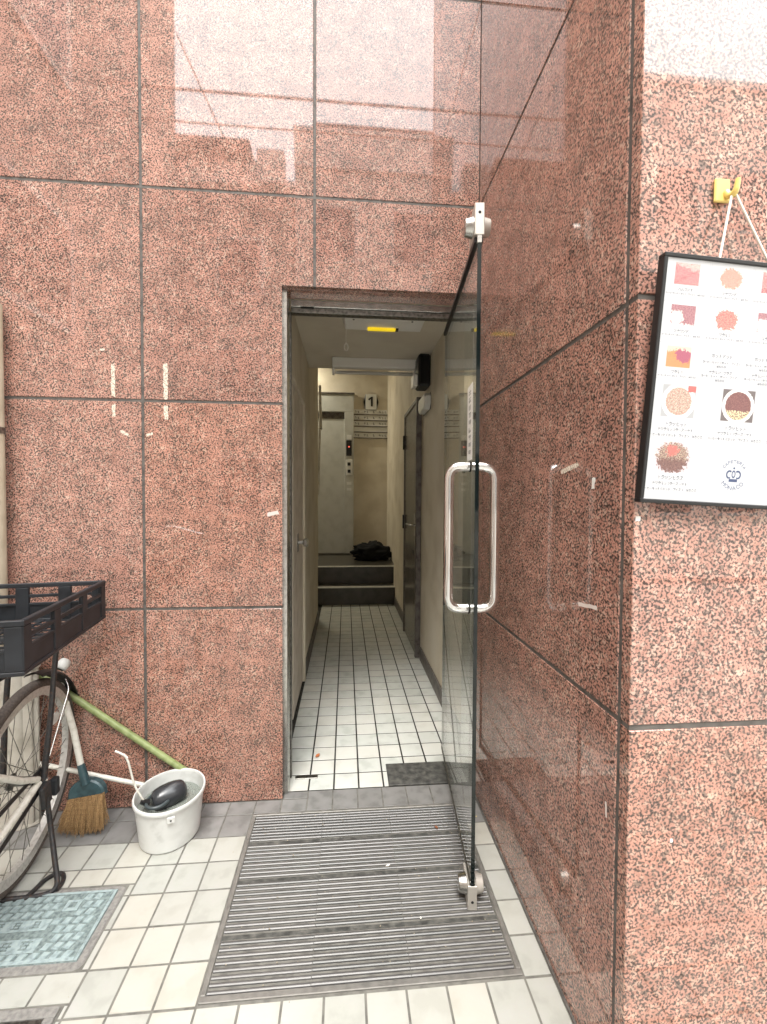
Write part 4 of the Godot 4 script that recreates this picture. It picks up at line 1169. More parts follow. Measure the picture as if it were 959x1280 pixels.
func bicycle() -> void:
	# own axes: z runs from the wall side (rear) to the street side (front), x to the right of the picture
	var b := thing("bicycle", "white bicycle parked with its rear wheel against the wall, cut by the left edge", "bicycle", Vector3(-1.064, 0, 0.309), 0.113)
	b.rotation.z = -0.042
	var wp: Material = mats["white_paint"]
	var bk: Material = mats["stand_black"]
	var R := 0.318
	wheel(b, Vector3(0, R, 0), true)
	wheel(b, Vector3(0, R, 1.10), false)
	# mudguard over the rear wheel
	var fp := [Vector2(-0.029, R + 0.014), Vector2(-0.023, R + 0.022), Vector2(0.0, R + 0.029), Vector2(0.023, R + 0.022), Vector2(0.029, R + 0.014), Vector2(0.0275, R + 0.013), Vector2(0.021, R + 0.019), Vector2(0.0, R + 0.026), Vector2(-0.021, R + 0.019), Vector2(-0.0275, R + 0.013)]
	part("mudguard", strip_ring(Vector3(0, R, 0), fp, 1.68, PI - 0.46, 30), mats["black_paint"], b)
	part("mudguard", strip_ring(Vector3(0, R, 1.10), fp, 0.6, PI - 0.3, 40), mats["black_paint"], b)
	var lamp := part("tail_lamp", lathe(smooth_profile([Vector2(0.0, -0.020), Vector2(0.017, -0.017), Vector2(0.021, 0.0), Vector2(0.016, 0.017), Vector2(0.0, 0.022)]), 20), mats["white_plastic"], b, Vector3(0.014, R + 0.312, -0.200), Vector3(-0.7, 0, -0.3))
	part("lamp_socket", tube([Vector3(0, -0.02, 0), Vector3(0, -0.010, 0)], 0.012, 14), mats["black_paint"], lamp)
	part("mudguard_stay", tube(bend([Vector3(0.058, R + 0.0, 0.01), Vector3(0.050, R + 0.235, -0.170), Vector3(0.030, R + 0.262, -0.185)], 5, 0.02), 0.0024, 8), mats["chrome"], b)
	part("axle_nut", tube([Vector3(0.036, R, 0.0), Vector3(0.052, R, 0.0), Vector3(0.054, R, 0.0), Vector3(0.072, R, 0.0)], [0.013, 0.013, 0.0085, 0.0075], 14), mats["chrome"], b)
	# frame
	var fr := []
	for s in [-1.0, 1.0]:
		part("chain_stay", tube([Vector3(s * 0.050, R, 0.015), Vector3(s * 0.044, R - 0.045, 0.20), Vector3(s * 0.035, R - 0.06, 0.44)], 0.0105, 14), wp, b)
		part("seat_stay", tube([Vector3(s * 0.050, R + 0.015, 0.020), Vector3(s * 0.048, R + 0.060, 0.10), Vector3(s * 0.030, R + 0.25, 0.36)], 0.0095, 14), wp, b)
	part("seat_tube", tube([Vector3(0, R - 0.06, 0.45), Vector3(0, R + 0.50, 0.22 + 0.09)], 0.016, 14), wp, b)
	part("down_tube", tube(bend([Vector3(0, R - 0.06, 0.45), Vector3(0, R + 0.02, 0.72), Vector3(0, R + 0.46, 0.98)], 8, 0.2), 0.019, 14), wp, b)
	part("head_tube", tube([Vector3(0, R + 0.36, 0.99), Vector3(0, R + 0.56, 0.93)], 0.019, 14), wp, b)
	for s in [-1.0, 1.0]:
		part("fork_leg", tube(bend([Vector3(s * 0.035, R + 0.36, 0.985), Vector3(s * 0.045, R + 0.08, 1.055), Vector3(s * 0.048, R, 1.10)], 6, 0.06), 0.010, 12), wp, b)
	part("bottom_bracket", tube([Vector3(-0.045, R - 0.06, 0.45), Vector3(0.045, R - 0.06, 0.45)], 0.021, 16), wp, b)
	part("chainring", tube([Vector3(0.046, R - 0.06, 0.45), Vector3(0.050, R - 0.06, 0.45)], 0.08, 28), mats["black_paint"], b)
	part("chain_case", tube([Vector3(0.047, R + 0.035, 0.0), Vector3(0.047, R + 0.02, 0.45)], 0.006, 8), mats["black_paint"], b)
	part("chain_case", tube([Vector3(0.047, R - 0.035, 0.0), Vector3(0.047, R - 0.14, 0.45)], 0.006, 8), mats["black_paint"], b)
	part("stem", tube([Vector3(0, R + 0.56, 0.93), Vector3(0, R + 0.68, 0.89)], 0.012, 12), mats["chrome"], b)
	part("handlebar", tube(bend([Vector3(-0.27, R + 0.72, 0.66), Vector3(-0.24, R + 0.74, 0.86), Vector3(0, R + 0.68, 0.90), Vector3(0.24, R + 0.74, 0.86), Vector3(0.27, R + 0.72, 0.66)], 6, 0.07), 0.011, 12), mats["chrome"], b)
	part("saddle", lumpy(Vector3(0.085, 0.045, 0.13), 3, 0.03), mats["black_paint"], b, Vector3(0, R + 0.58, 0.38))
	# carrier and its struts
	for s in [-1.0, 1.0]:
		part("carrier_strut", tube([Vector3(s * 0.058, R - 0.02, 0.005), Vector3(s * 0.066, R + 0.20, -0.012), Vector3(s * 0.068, R + 0.43, -0.03)], [0.010, 0.0085, 0.008], 10), bk, b)
		part("carrier_rail", tube(bend([Vector3(s * 0.068, R + 0.435, -0.18), Vector3(s * 0.068, R + 0.435, 0.22), Vector3(s * 0.02, R + 0.42, 0.32)], 5, 0.05), 0.006, 10), bk, b)
	for k in 4:
		part("carrier_bar", tube([Vector3(-0.062, R + 0.435, -0.16 + k * 0.12), Vector3(0.062, R + 0.435, -0.16 + k * 0.12)], 0.005, 8), bk, b)
	# stand: brackets at the axle, a leg to the ground and a loop lying on it
	part("stand_bracket", box(Vector3(0.016, 0.085, 0.05), 0.006), bk, b, Vector3(0.068, R - 0.045, 0.008), Vector3(0.2, 0, 0))
	part("lock_body", box(Vector3(0.022, 0.060, 0.026), 0.004), mats["black_plastic"], b, Vector3(0.070, R - 0.05, -0.045), Vector3(0.1, 0, 0))
	part("stand_leg", tube(bend([Vector3(0.070, R - 0.05, 0.005), Vector3(0.082, 0.16, 0.0), Vector3(0.150, 0.012, 0.085), Vector3(0.105, 0.006, 0.098), Vector3(-0.07, 0.012, 0.098), Vector3(-0.075, 0.15, 0.02), Vector3(-0.070, R - 0.05, 0.005)], 6, 0.03), 0.0078, 12), bk, b)
	part("stand_foot", tube(bend([Vector3(0.146, 0.012, 0.088), Vector3(0.150, 0.010, 0.045), Vector3(0.125, 0.011, 0.010), Vector3(0.092, 0.010, 0.028), Vector3(0.070, 0.012, 0.098)], 6, 0.025), 0.0068, 12), bk, b)
	part("brake_cable", tube(bend([Vector3(0.066, R - 0.07, -0.01), Vector3(0.072, R - 0.14, -0.02), Vector3(0.074, R - 0.19, -0.012)], 5, 0.03), 0.004, 8), mats["white_plastic"], b)
	crate()

func crate() -> void:
	var m: Material = mats["black_plastic"]
	var near := Vector3(-0.826, 0.788, 0.625)
	var dirn := Vector3(-0.095, 0.0, -0.570)
	var L := dirn.length()
	var W := 0.40
	var H := 0.145
	# own axes: x to the right, z towards the street; the origin is the crate's bottom centre
	var turn := atan2(0.095, 0.570)
	var c := thing("crate", "black plastic slatted bread crate sitting on the bicycle's rear carrier", "crate", Vector3.ZERO, turn)
	var centre := near + dirn * 0.5 - (Basis(Vector3.UP, turn) * Vector3(W / 2, 0, 0))
	c.position = centre
	var hl := L / 2
	var hw := W / 2
	var walls := [[Vector3(hw, 0, 0), PI / 2, L], [Vector3(-hw, 0, 0), -PI / 2, L], [Vector3(0, 0, hl), 0.0, W], [Vector3(0, 0, -hl), PI, W]]
	for q in walls:
		var len: float = q[2]
		var wall := Node3D.new()
		wall.name = "side_wall"
		c.add_child(wall, true)
		wall.position = q[0]
		wall.rotation.y = q[1]
		# local: x along the wall, z outwards
		piece("lower_panel", Vector3(-len / 2 + 0.004, 0.012, -0.006), Vector3(len / 2 - 0.004, 0.062, -0.002), m, wall)
		piece("top_rail", Vector3(-len / 2, H - 0.016, -0.012), Vector3(len / 2, H, 0.0022), m, wall, 0.002)
		piece("bottom_rail", Vector3(-len / 2, 0.0, -0.010), Vector3(len / 2, 0.0118, 0.002), m, wall, 0.002)
		piece("slat", Vector3(-len / 2 + 0.004, 0.0625, -0.010), Vector3(len / 2 - 0.004, 0.072, 0.0004), m, wall, 0.001)
		piece("slat", Vector3(-len / 2 + 0.004, 0.092, -0.009), Vector3(len / 2 - 0.004, 0.103, 0.0004), m, wall, 0.001)
		var posts := [-len / 2 + 0.0215, -len * 0.17, len * 0.17, len / 2 - 0.0215]
		for x in posts:
			piece("post", Vector3(x - 0.021, 0.0119, -0.0118), Vector3(x + 0.021, H - 0.0162, 0.0012), m, wall, 0.002)
	var fl := Node3D.new()
	fl.name = "floor_grid"
	c.add_child(fl, true)
	for k in 13:
		piece("grid_bar", Vector3(-hw + 0.012, 0.004, -hl + 0.03 + k * (L - 0.06) / 12.0 - 0.004), Vector3(hw - 0.012, 0.009, -hl + 0.03 + k * (L - 0.06) / 12.0 + 0.004), m, fl)
	for k in 7:
		piece("grid_bar", Vector3(-hw + 0.03 + k * (W - 0.06) / 6.0 - 0.004, 0.0035, -hl + 0.012), Vector3(-hw + 0.03 + k * (W - 0.06) / 6.0 + 0.004, 0.0085, hl - 0.012), m, fl)

# ---------------------------------------------------------------- menu board, hook, tape
const GLYPH := {
	"ko": "0000000,0111110,0000010,0000010,0000010,0111110,0000000", "dash": "0000000,0000000,0000000,1111111,0000000,0000000,0000000",
	"hi": "0100000,0100010,0111100,0100000,0100000,0100001,0011110", "se": "0010000,0010000,1111110,0010010,0010100,0010000,0001110",
	"tt": "0000000,0000000,0101010,0101010,0000010,0000100,0011000", "to": "0010000,0010000,0011000,0010110,0010000,0010000,0010000",
	"(": "0000100,0001000,0010000,0010000,0010000,0001000,0000100", ")": "0010000,0001000,0000100,0000100,0000100,0001000,0010000",
	"ho": "0001000,1111111,0001000,0101010,0101010,1001001,0011000", "dot": "0000000,0000000,0000000,0001000,0000000,0000000,0000000",
	"a": "1111111,0000001,0001010,0001100,0001000,0010000,0100000", "i": "0000010,0000100,0011000,1101000,0001000,0001000,0001000",
	"su": "0111110,0000010,0000100,0001000,0011000,0100100,1000010", "yen": "1000001,0100010,0011100,1111111,0001000,1111111,0001000",
	"0": "0011100,0100010,0100010,0100010,0100010,0100010,0011100", "5": "0111110,0100000,0111100,0000010,0000010,0100010,0011100",
	"6": "0011100,0100000,0111100,0100010,0100010,0100010,0011100", "8": "0011100,0100010,0011100,0100010,0100010,0100010,0011100",
	"9": "0011100,0100010,0100010,0011110,0000010,0000100,0011000", "ha": "0000000,0010100,0010010,0100010,0100001,1000001,1000001",
	"mu": "0001000,0001000,0010000,0010000,0100010,0111101,1000001", "sa": "0100010,1111111,0100010,0100010,0000010,0000100,0011000",
	"n": "0000000,1100001,0010001,0000010,0000100,0011000,1100000", "do": "0010001,0010010,0011000,0010110,0010000,0010000,0010000",
	"tsu": "0000000,1010010,0101010,0100010,0000100,0001000,0110000", "na": "0001000,0001000,1111111,0001000,0001000,0010000,0100000",
	"ra": "0111110,0000000,1111111,0000001,0000010,0001100,0110000", "mi": "0110000,0001110,0000000,0111000,0000110,0110000,0001110",
	"C": "0011110,0100001,0100000,0100000,0100000,0100001,0011110", "A": "0001000,0010100,0010100,0100010,0111110,0100010,1000001",
	"F": "0111111,0100000,0100000,0111110,0100000,0100000,0100000", "E": "0111111,0100000,0100000,0111110,0100000,0100000,0111111",
	"T": "1111111,0001000,0001000,0001000,0001000,0001000,0001000", "R": "0111110,0100001,0100001,0111110,0100100,0100010,0100001",
	"I": "0011100,0001000,0001000,0001000,0001000,0001000,0011100", "M": "1000001,1100011,1010101,1001001,1000001,1000001,1000001",
	"O": "0011100,0100010,1000001,1000001,1000001,0100010,0011100", "N": "1000001,1100001,1010001,1001001,1000101,1000011,1000001",
}

func blend_px(im: Image, x: int, y: int, c: Color, k := 1.0) -> void:
	if x >= 0 and y >= 0 and x < im.get_width() and y < im.get_height():
		im.set_pixel(x, y, im.get_pixel(x, y).lerp(c, k))

func glyph(im: Image, g: String, cx: float, cy: float, size: float, c: Color, turn := 0.0) -> void:
	var rows: PackedStringArray = GLYPH[g].split(",")
	var h := int(ceil(size * 0.75))
	for y in range(-h, h + 1):
		for x in range(-h, h + 1):
			var p := Vector2(x, y).rotated(-turn) / size + Vector2(0.5, 0.5)
			if p.x < 0 or p.y < 0 or p.x >= 1 or p.y >= 1: continue
			if rows[int(p.y * 7)][int(p.x * 7)] == "1": blend_px(im, int(cx) + x, int(cy) + y, c)

func line(im: Image, words: Array, cx: float, cy: float, size: float, c: Color, step := 1.08) -> void:
	var n := words.size()
	for i in n:
		if words[i] != " ": glyph(im, words[i], cx + (i - (n - 1) / 2.0) * size * step, cy, size, c)

func food(im: Image, x0: int, y0: int, w: int, h: int, cols: Array, kind: String, sd: int) -> void:   # one printed photograph of a dish
	var n := FastNoiseLite.new()
	n.seed = sd
	n.frequency = 0.05
	n.fractal_octaves = 5
	n.fractal_gain = 0.65
	for y in h:
		for x in w:
			var u := (x - w * 0.5) / (w * 0.5)
			var v := (y - h * 0.5) / (h * 0.5)
			var k := n.get_noise_2d(x * 2.2, y * 2.2) * 0.5 + 0.5
			var k2 := n.get_noise_2d(x * 5.0 + 300, y * 5.0) * 0.5 + 0.5
			var c: Color = cols[0].lerp(cols[1], smoothstep(0.38, 0.62, k))
			if k2 > 0.54: c = c.lerp(cols[2], smoothstep(0.54, 0.60, k2))
			elif k2 < 0.44: c = c.darkened(0.38 * smoothstep(0.44, 0.36, k2))
			var ju := (n.get_noise_2d(x * 1.3 + 90, y * 1.3) + 0.5 * n.get_noise_2d(x * 4.0, y * 4.0 + 50)) * 0.34
			var jv := (n.get_noise_2d(x * 1.3, y * 1.3 + 170) + 0.5 * n.get_noise_2d(x * 4.0 + 20, y * 4.0)) * 0.34
			if kind == "bowl" or kind == "bowl2":
				ju *= 0.12; jv *= 0.12
			u += ju; v += jv
			var rad := Vector2(u, v * 0.9).length()
			match kind:
				"meat":
					if v < -0.55 + u * 0.3 and k2 > 0.45: c = Color(0.93, 0.88, 0.84)
					if absf(v - 0.2 + u * 0.7) < 0.05: c = cols[0].darkened(0.25)
				"mince":
					if Vector2(u * 1.05, v).length() > 0.92 + k * 0.1: c = Color(0.96, 0.95, 0.94)
				"cream":
					if Vector2(u + 0.55, v - 0.15).length() < 0.55 + k * 0.15: c = Color(0.9, 0.89, 0.87)
					if v > 0.75: c = Color(0.92, 0.91, 0.9)
				"fruit":
					c = Color(0.95, 0.62, 0.30).lerp(Color(0.90, 0.48, 0.33), k)
					if Vector2(u - 0.45, v + 0.2).length() < 0.72: c = Color(0.62, 0.22, 0.36).lerp(Color(0.74, 0.35, 0.42), k2)
					if v < -0.8 + absf(u) * 0.3: c = Color(0.90, 0.82, 0.74)
				"bowl":
					if rad > 1.02: c = Color(0.70, 0.71, 0.72)
					elif rad > 0.78: c = Color(0.95, 0.95, 0.95)
					elif k2 > 0.64: c = Color(0.18, 0.26, 0.17)
					if u > 0.5 and v < -0.62: c = Color(0.80, 0.35, 0.33)
				"beef":
					if rad > 0.80 + k * 0.18: c = Color(0.88, 0.84, 0.86)
					elif Vector2(u + 0.05, v + 0.45).length() < 0.33: c = Color(0.86, 0.33, 0.30).lerp(Color(0.92, 0.45, 0.40), k2)
					elif v < 0.1 and k2 > 0.56: c = Color(0.90, 0.86, 0.72)
				"bowl2":
					if rad > 1.0: c = Color(0.36, 0.31, 0.31)
					elif rad > 0.80: c = Color(0.95, 0.95, 0.94)
					elif v > 0.30 and k > 0.45: c = Color(0.92, 0.87, 0.66)
			im.set_pixel(x0 + x, y0 + y, (c.lerp(Color(0.95, 0.93, 0.93), 0.20).darkened(0.15) if c.v < 0.9 or c.s > 0.12 else c.darkened(0.14)))

func menu_texture() -> ImageTexture:
	var W := 680
	var H := 880
	var im := Image.create(W, H, false, Image.FORMAT_RGB8)
	im.fill(Color(0.74, 0.747, 0.758))
	var ink := c8(84, 86, 94)
	var pale := c8(168, 169, 175)
	var col := [82, 256, 430, 604]
	var set1 := ["ko", "dash", "hi", "dash", "se", "tt", "to", "(", "ho", "tt", "to", "dot", "a", "i", "su", ")", " ", "yen", "6", "5", "0"]
	var set2 := ["ko", "dash", "hi", "dash", "se", "tt", "to", "(", "ho", "tt", "to", "dot", "a", "i", "su", ")", " ", "yen", "8", "0", "0"]
	for x in [172, 346, 520]:
		im.fill_rect(Rect2i(x - 4, 0, 1, 430), pale)
		im.fill_rect(Rect2i(x + 3, 0, 1, 430), pale)
	for y in [152, 300, 430]: im.fill_rect(Rect2i(0, y, W, 2), pale)
	var names := [["ha", "mu", "sa", "n", "do"], ["tsu", "na", "sa", "n", "do"], ["sa", "ra", "mi"], ["mi", "ra", "no"], ["sa", "ra", "su"], ["ho", "tt", "to", "do"]]
	var kinds := ["meat", "mince", "meat", "cream", "mince", "mince", "fruit"]
	var k := 0
	for r in 3:
		for c in 4:
			var cx: int = col[c]
			var top: int = [16, 164, 312][r]
			if r == 2 and c > 0:
				line(im, ["ho", "tt", "to", "do", "tt", "to"], cx, top + 22, 13, ink)
				line(im, set1.slice(0, 16), cx, top + 46, 9, ink)
				line(im, ["yen", "6", "5", "0"], cx, top + 60, 9, ink)
				line(im, ["na", "ra", "mi", "n", "dash", "sa", "ra", "su"], cx, top + 82, 11, ink)
				line(im, set1.slice(0, 16), cx, top + 97, 9, ink)
				line(im, ["yen", "6", "8", "0"], cx, top + 111, 9, ink)
				continue
			var kind: String = ["meat", "mince", "meat", "mince", "cream", "mince", "cream", "meat", "fruit", "", "", ""][r * 4 + c]
			var cols := [c8(214, 96, 108), c8(228, 132, 134), c8(236, 190, 178)]
			if kind == "mince": cols = [c8(232, 130, 116), c8(238, 160, 140), c8(246, 206, 178)] if r == 0 else [c8(222, 96, 90), c8(232, 132, 120), c8(240, 176, 158)]
			if kind == "cream": cols = [c8(160, 88, 104), c8(182, 112, 122), c8(206, 150, 150)]
			food(im, cx - 48, top, 96, 76, cols, kind, 40 + k)
			line(im, [["ha", "mu", "sa", "n", "do"], ["tsu", "na", "sa", "n", "do"], ["sa", "ra", "mi", "ko"], ["mi", "ra", "na", "su"]][(c + r) % 4], cx, top + 92, 11, ink)
			line(im, set1, cx, top + 108, 7, ink, 1.05)
			k += 1
	var wide := [100, 342, 584]
	for c in 3:
		var cx: int = wide[c]
		food(im, cx - 66, 452, 132, 118, [c8(216, 150, 140), c8(238, 222, 196), c8(226, 180, 150)] if c == 0 else [c8(116, 58, 56), c8(150, 84, 78), c8(92, 46, 44)], "bowl" if c == 0 else "bowl2", 70 + c)
		line(im, ["to", "ra", "tsu", "hi", "tt", "to"], cx, 596, 14, ink)
		line(im, ["na", "sa", "ra", "mi", "tt", "ko", "ra", "dash", "su", "dash", "na", "to"], cx, 616, 11, ink)
		line(im, set2, cx, 638, 10, ink, 1.06)
	food(im, 28, 662, 144, 116, [c8(112, 72, 66), c8(150, 98, 88), c8(84, 54, 48)], "beef", 81)
	line(im, ["to", "ra", "tsu", "n", "hi", "ra", "su"], 100, 796, 14, ink)
	line(im, ["na", "sa", "ra", "mi", "tt", "ko", "ra", "dash", "su", "dash", "na", "to"], 100, 818, 11, ink)
	line(im, set2, 100, 840, 10, ink, 1.06)
	# crown emblem with lettering round it
	var cx := 356.0
	var cy := 772.0
	var navy := c8(58, 70, 104)
	for y in range(-34, 34):
		for x in range(-34, 34):
			var p := Vector2(x, y)
			var hit := false
			if absf(p.y - 20) < 6 and absf(p.x) < 18: hit = true
			for s in [-1.0, 1.0]:
				var d := (p - Vector2(s * 17, -2))
				var e := Vector2(d.x / 14.0, d.y / 17.0).length()
				if absf(e - 0.80) < 0.20 and p.y < 14 and p.x * s > 12.0 + maxf(0.0, -p.y - 8.0) * -0.4: hit = true
			var e2 := Vector2(p.x / 8.0, (p.y + 4) / 15.0).length()
			if absf(e2 - 0.8) < 0.2 and p.y < 14: hit = true
			if (p - Vector2(0, -27)).length() < 4.0: hit = true
			if hit: blend_px(im, int(cx) + x, int(cy) + y, navy)
	var up := ["C", "A", "F", "E", "T", "E", "R", "I", "A"]
	for i in up.size():
		var a := -PI / 2 + (i - 4) * 0.235
		glyph(im, up[i], cx + cos(a) * 52, cy + sin(a) * 52, 11, navy, a + PI / 2)
	var low := ["M", "O", "N", "A", "C", "O"]
	for i in low.size():
		var a := PI / 2 - (i - 2.5) * 0.33
		glyph(im, low[i], cx + cos(a) * 50, cy + sin(a) * 50, 15, navy, a - PI / 2)
	return ImageTexture.create_from_image(im)

func wall_things() -> void:
	# hook with the cord and the tilted board
	var hk := thing("adhesive_hook", "yellow plastic adhesive hook stuck on the right granite wall", "hook", Vector3(0.7115, 1.838, ZF))
	part("plate", box(Vector3(0.031, 0.044, 0.006), 0.002), mats["yellow_hook"], hk, Vector3(0, 0, 0.0035))
	part("hook", tube(bend([Vector3(0.006, -0.004, 0.006), Vector3(0.008, -0.016, 0.012), Vector3(0.010, -0.015, 0.024), Vector3(0.012, 0.008, 0.026)], 6, 0.008), [0.006, 0.006, 0.006, 0.006, 0.006, 0.006, 0.006, 0.006, 0.006, 0.006, 0.006, 0.006, 0.0055, 0.005, 0.005, 0.004], 12), mats["yellow_hook"], hk)
	var m := thing("menu_board", "black framed cafe menu board with food photographs hanging crooked on the granite", "menu board", Vector3(0.548, 1.246, ZF + 0.003))
	m.rotation = Vector3(0.050, 0.0, -0.050)
	var W := 0.352
	var H := 0.452
	var T := 0.018
	var bp: Material = mats["black_paint"]
	piece("frame", Vector3(0, 0, 0), Vector3(W, 0.0075, T), bp, m, 0.0012)
	piece("frame", Vector3(0, H - 0.0075, 0), Vector3(W, H, T), bp, m, 0.0012)
	piece("frame", Vector3(0, 0.0076, 0), Vector3(0.0075, H - 0.0076, T), bp, m, 0.0012)
	piece("frame", Vector3(W - 0.0075, 0.0076, 0), Vector3(W, H - 0.0076, T), bp, m, 0.0012)
	var pm := plain("menu_print", Color.WHITE, 0.35)
	pm.albedo_texture = menu_texture()
	part("menu_sheet", flat_print(W - 0.0152, H - 0.0152, 0.012), pm, m, Vector3(W / 2, H / 2, T - 0.003))
	# cord, from the board's top edge over the hook
	var top := m.transform.affine_inverse() * Vector3(0.7225, 1.826, ZF + 0.018)
	part("cord", tube([Vector3(0.112, H - 0.001, T * 0.5), top + Vector3(-0.003, 0, 0)], 0.0021, 8), mats["cord_white"], m)
	part("cord", tube([Vector3(0.215, H - 0.001, T * 0.5), top + Vector3(0.003, 0, 0)], 0.0021, 8), mats["cord_white"], m)

	# remains of tape on the granite
	var bits := [
		["left long strip of torn white tape residue above the joint, on the back wall", -0.9105, 1.7115, 0.016, 0.136, 0.0, 51],
		["short lower end of the left torn tape strip, just below the joint", -0.909, 1.593, 0.014, 0.052, 0.0, 52],
		["right long clean strip of white tape residue above the joint, on the back wall", -0.7125, 1.7125, 0.018, 0.146, 0.0, 53],
		["short lower end of the right white tape strip, just below the joint", -0.711, 1.590, 0.017, 0.060, 0.0, 54],
		["tiny white tape scrap highest on the wall left of the tape strips", -0.9495, 1.8285, 0.020, 0.008, 0.05, 55],
		["left flat scrap of white tape below the joint crossing", -0.868, 1.504, 0.040, 0.012, -0.5, 56],
		["right flat scrap of white tape beside the vertical joint below the crossing", -0.774, 1.502, 0.032, 0.010, 0.25, 57]]
	for q in bits:
		solo("tape_residue", ragged(q[3], q[4], q[6]), mats["tape_glue"], q[0], "tape", Vector3(q[1], q[2], 0.0009), Vector3(0, 0, q[5]))
	var smear := plain("smear_white", c8(206, 196, 190), 0.8)
	solo("glue_smear", ragged(0.05, 0.016, 61), smear, "pale smear on the granite beside the steel door frame", "smear", Vector3(-0.296, 1.19, 0.0006), Vector3(0, 0, 0.25))
	solo("glue_smear", ragged(0.10, 0.012, 62), mats["tape_glue"], "curved white glue mark on the darker side wall right of the handle", "smear", Vector3(XC - 0.0008, 1.327, 0.775), Vector3(0, -PI / 2, 0.15))
	solo("glue_smear", ragged(0.085, 0.009, 63), smear, "lower pale scuff on the side wall, level with the handle's foot", "smear", Vector3(XC - 0.0008, 1.007, 0.865), Vector3(0, -PI / 2, 0.12))
	solo("tape_residue", ragged(0.012, 0.026, 64), mats["white_sign"], "small upright white sticker remnant on the darker side wall", "tape", Vector3(XC - 0.0008, 1.286, 0.882), Vector3(0, -PI / 2, -0.1))
	solo("glue_smear", ragged(0.006, 0.035, 65), smear, "thin pale scratch low on the side wall near its outer corner", "smear", Vector3(XC - 0.0008, 0.594, 0.952), Vector3(0, -PI / 2, 0.1))
	solo("paint_chip", ragged(0.010, 0.010, 66), mats["white_sign"], "white fleck on the wall edge just below the menu board", "fleck", Vector3(0.559, 1.213, ZF + 0.0006))
	solo("paint_chip", ragged(0.006, 0.008, 67), mats["white_sign"], "white fleck low on the right granite wall below its joint", "fleck", Vector3(0.643, 0.577, ZF + 0.0006))

func ragged(w: float, h: float, sd: int) -> ArrayMesh:
	var r := RandomNumberGenerator.new()
	r.seed = sd
	var pts := PackedVector2Array()
	var per := 2.0 * (w + h)
	var n := clampi(int(per / 0.008), 12, 44)
	for k in n:
		var s := per * k / n
		var p: Vector2
		if s < w: p = Vector2(-w / 2 + s, -h / 2)
		elif s < w + h: p = Vector2(w / 2, -h / 2 + s - w)
		elif s < 2 * w + h: p = Vector2(w / 2 - (s - w - h), h / 2)
		else: p = Vector2(-w / 2, h / 2 - (s - 2 * w - h))
		pts.append(p * Vector2(1.0 + r.randf_range(-0.25, 0.05), 1.0 + r.randf_range(-0.10, 0.02)) + Vector2(r.randf_range(-1, 1), r.randf_range(-1, 1)) * minf(w, h) * 0.10)
	return slab(pts, 0.0004, 0.0)

# ---------------------------------------------------------------- the far side of the street, seen mirrored in the granite
func opposite(called: String, label: String, x0: float, x1: float, z: float, h: float, m: Material, rows: int, cols: int, win := Vector2(0.9, 1.1)) -> Node3D:
	var b := thing(called, label, "building", Vector3((x0 + x1) / 2, 0, z))
	var w := x1 - x0
	piece("wall", Vector3(-w / 2, -0.1, 0), Vector3(w / 2, h, 5.0), m, b)
	piece("parapet", Vector3(-w / 2 - 0.03, h, -0.05), Vector3(w / 2 + 0.03, h + 0.12, 5.05), mats["stucco_b"], b)
	for r in rows:
		for c in cols:
			var cx := -w / 2 + w * (c + 0.5) / cols
			var y := 1.0 + r * (h - 1.0) / rows
			var wn := piece("window", Vector3(cx - win.x / 2, y, -0.05), Vector3(cx + win.x / 2, y + win.y, 0.02), mats["stucco_b"], b)
			part("pane", box(Vector3(win.x - 0.12, win.y - 0.12, 0.02)), mats["window_glass"], wn, Vector3(0, 0, -0.036))
	return b

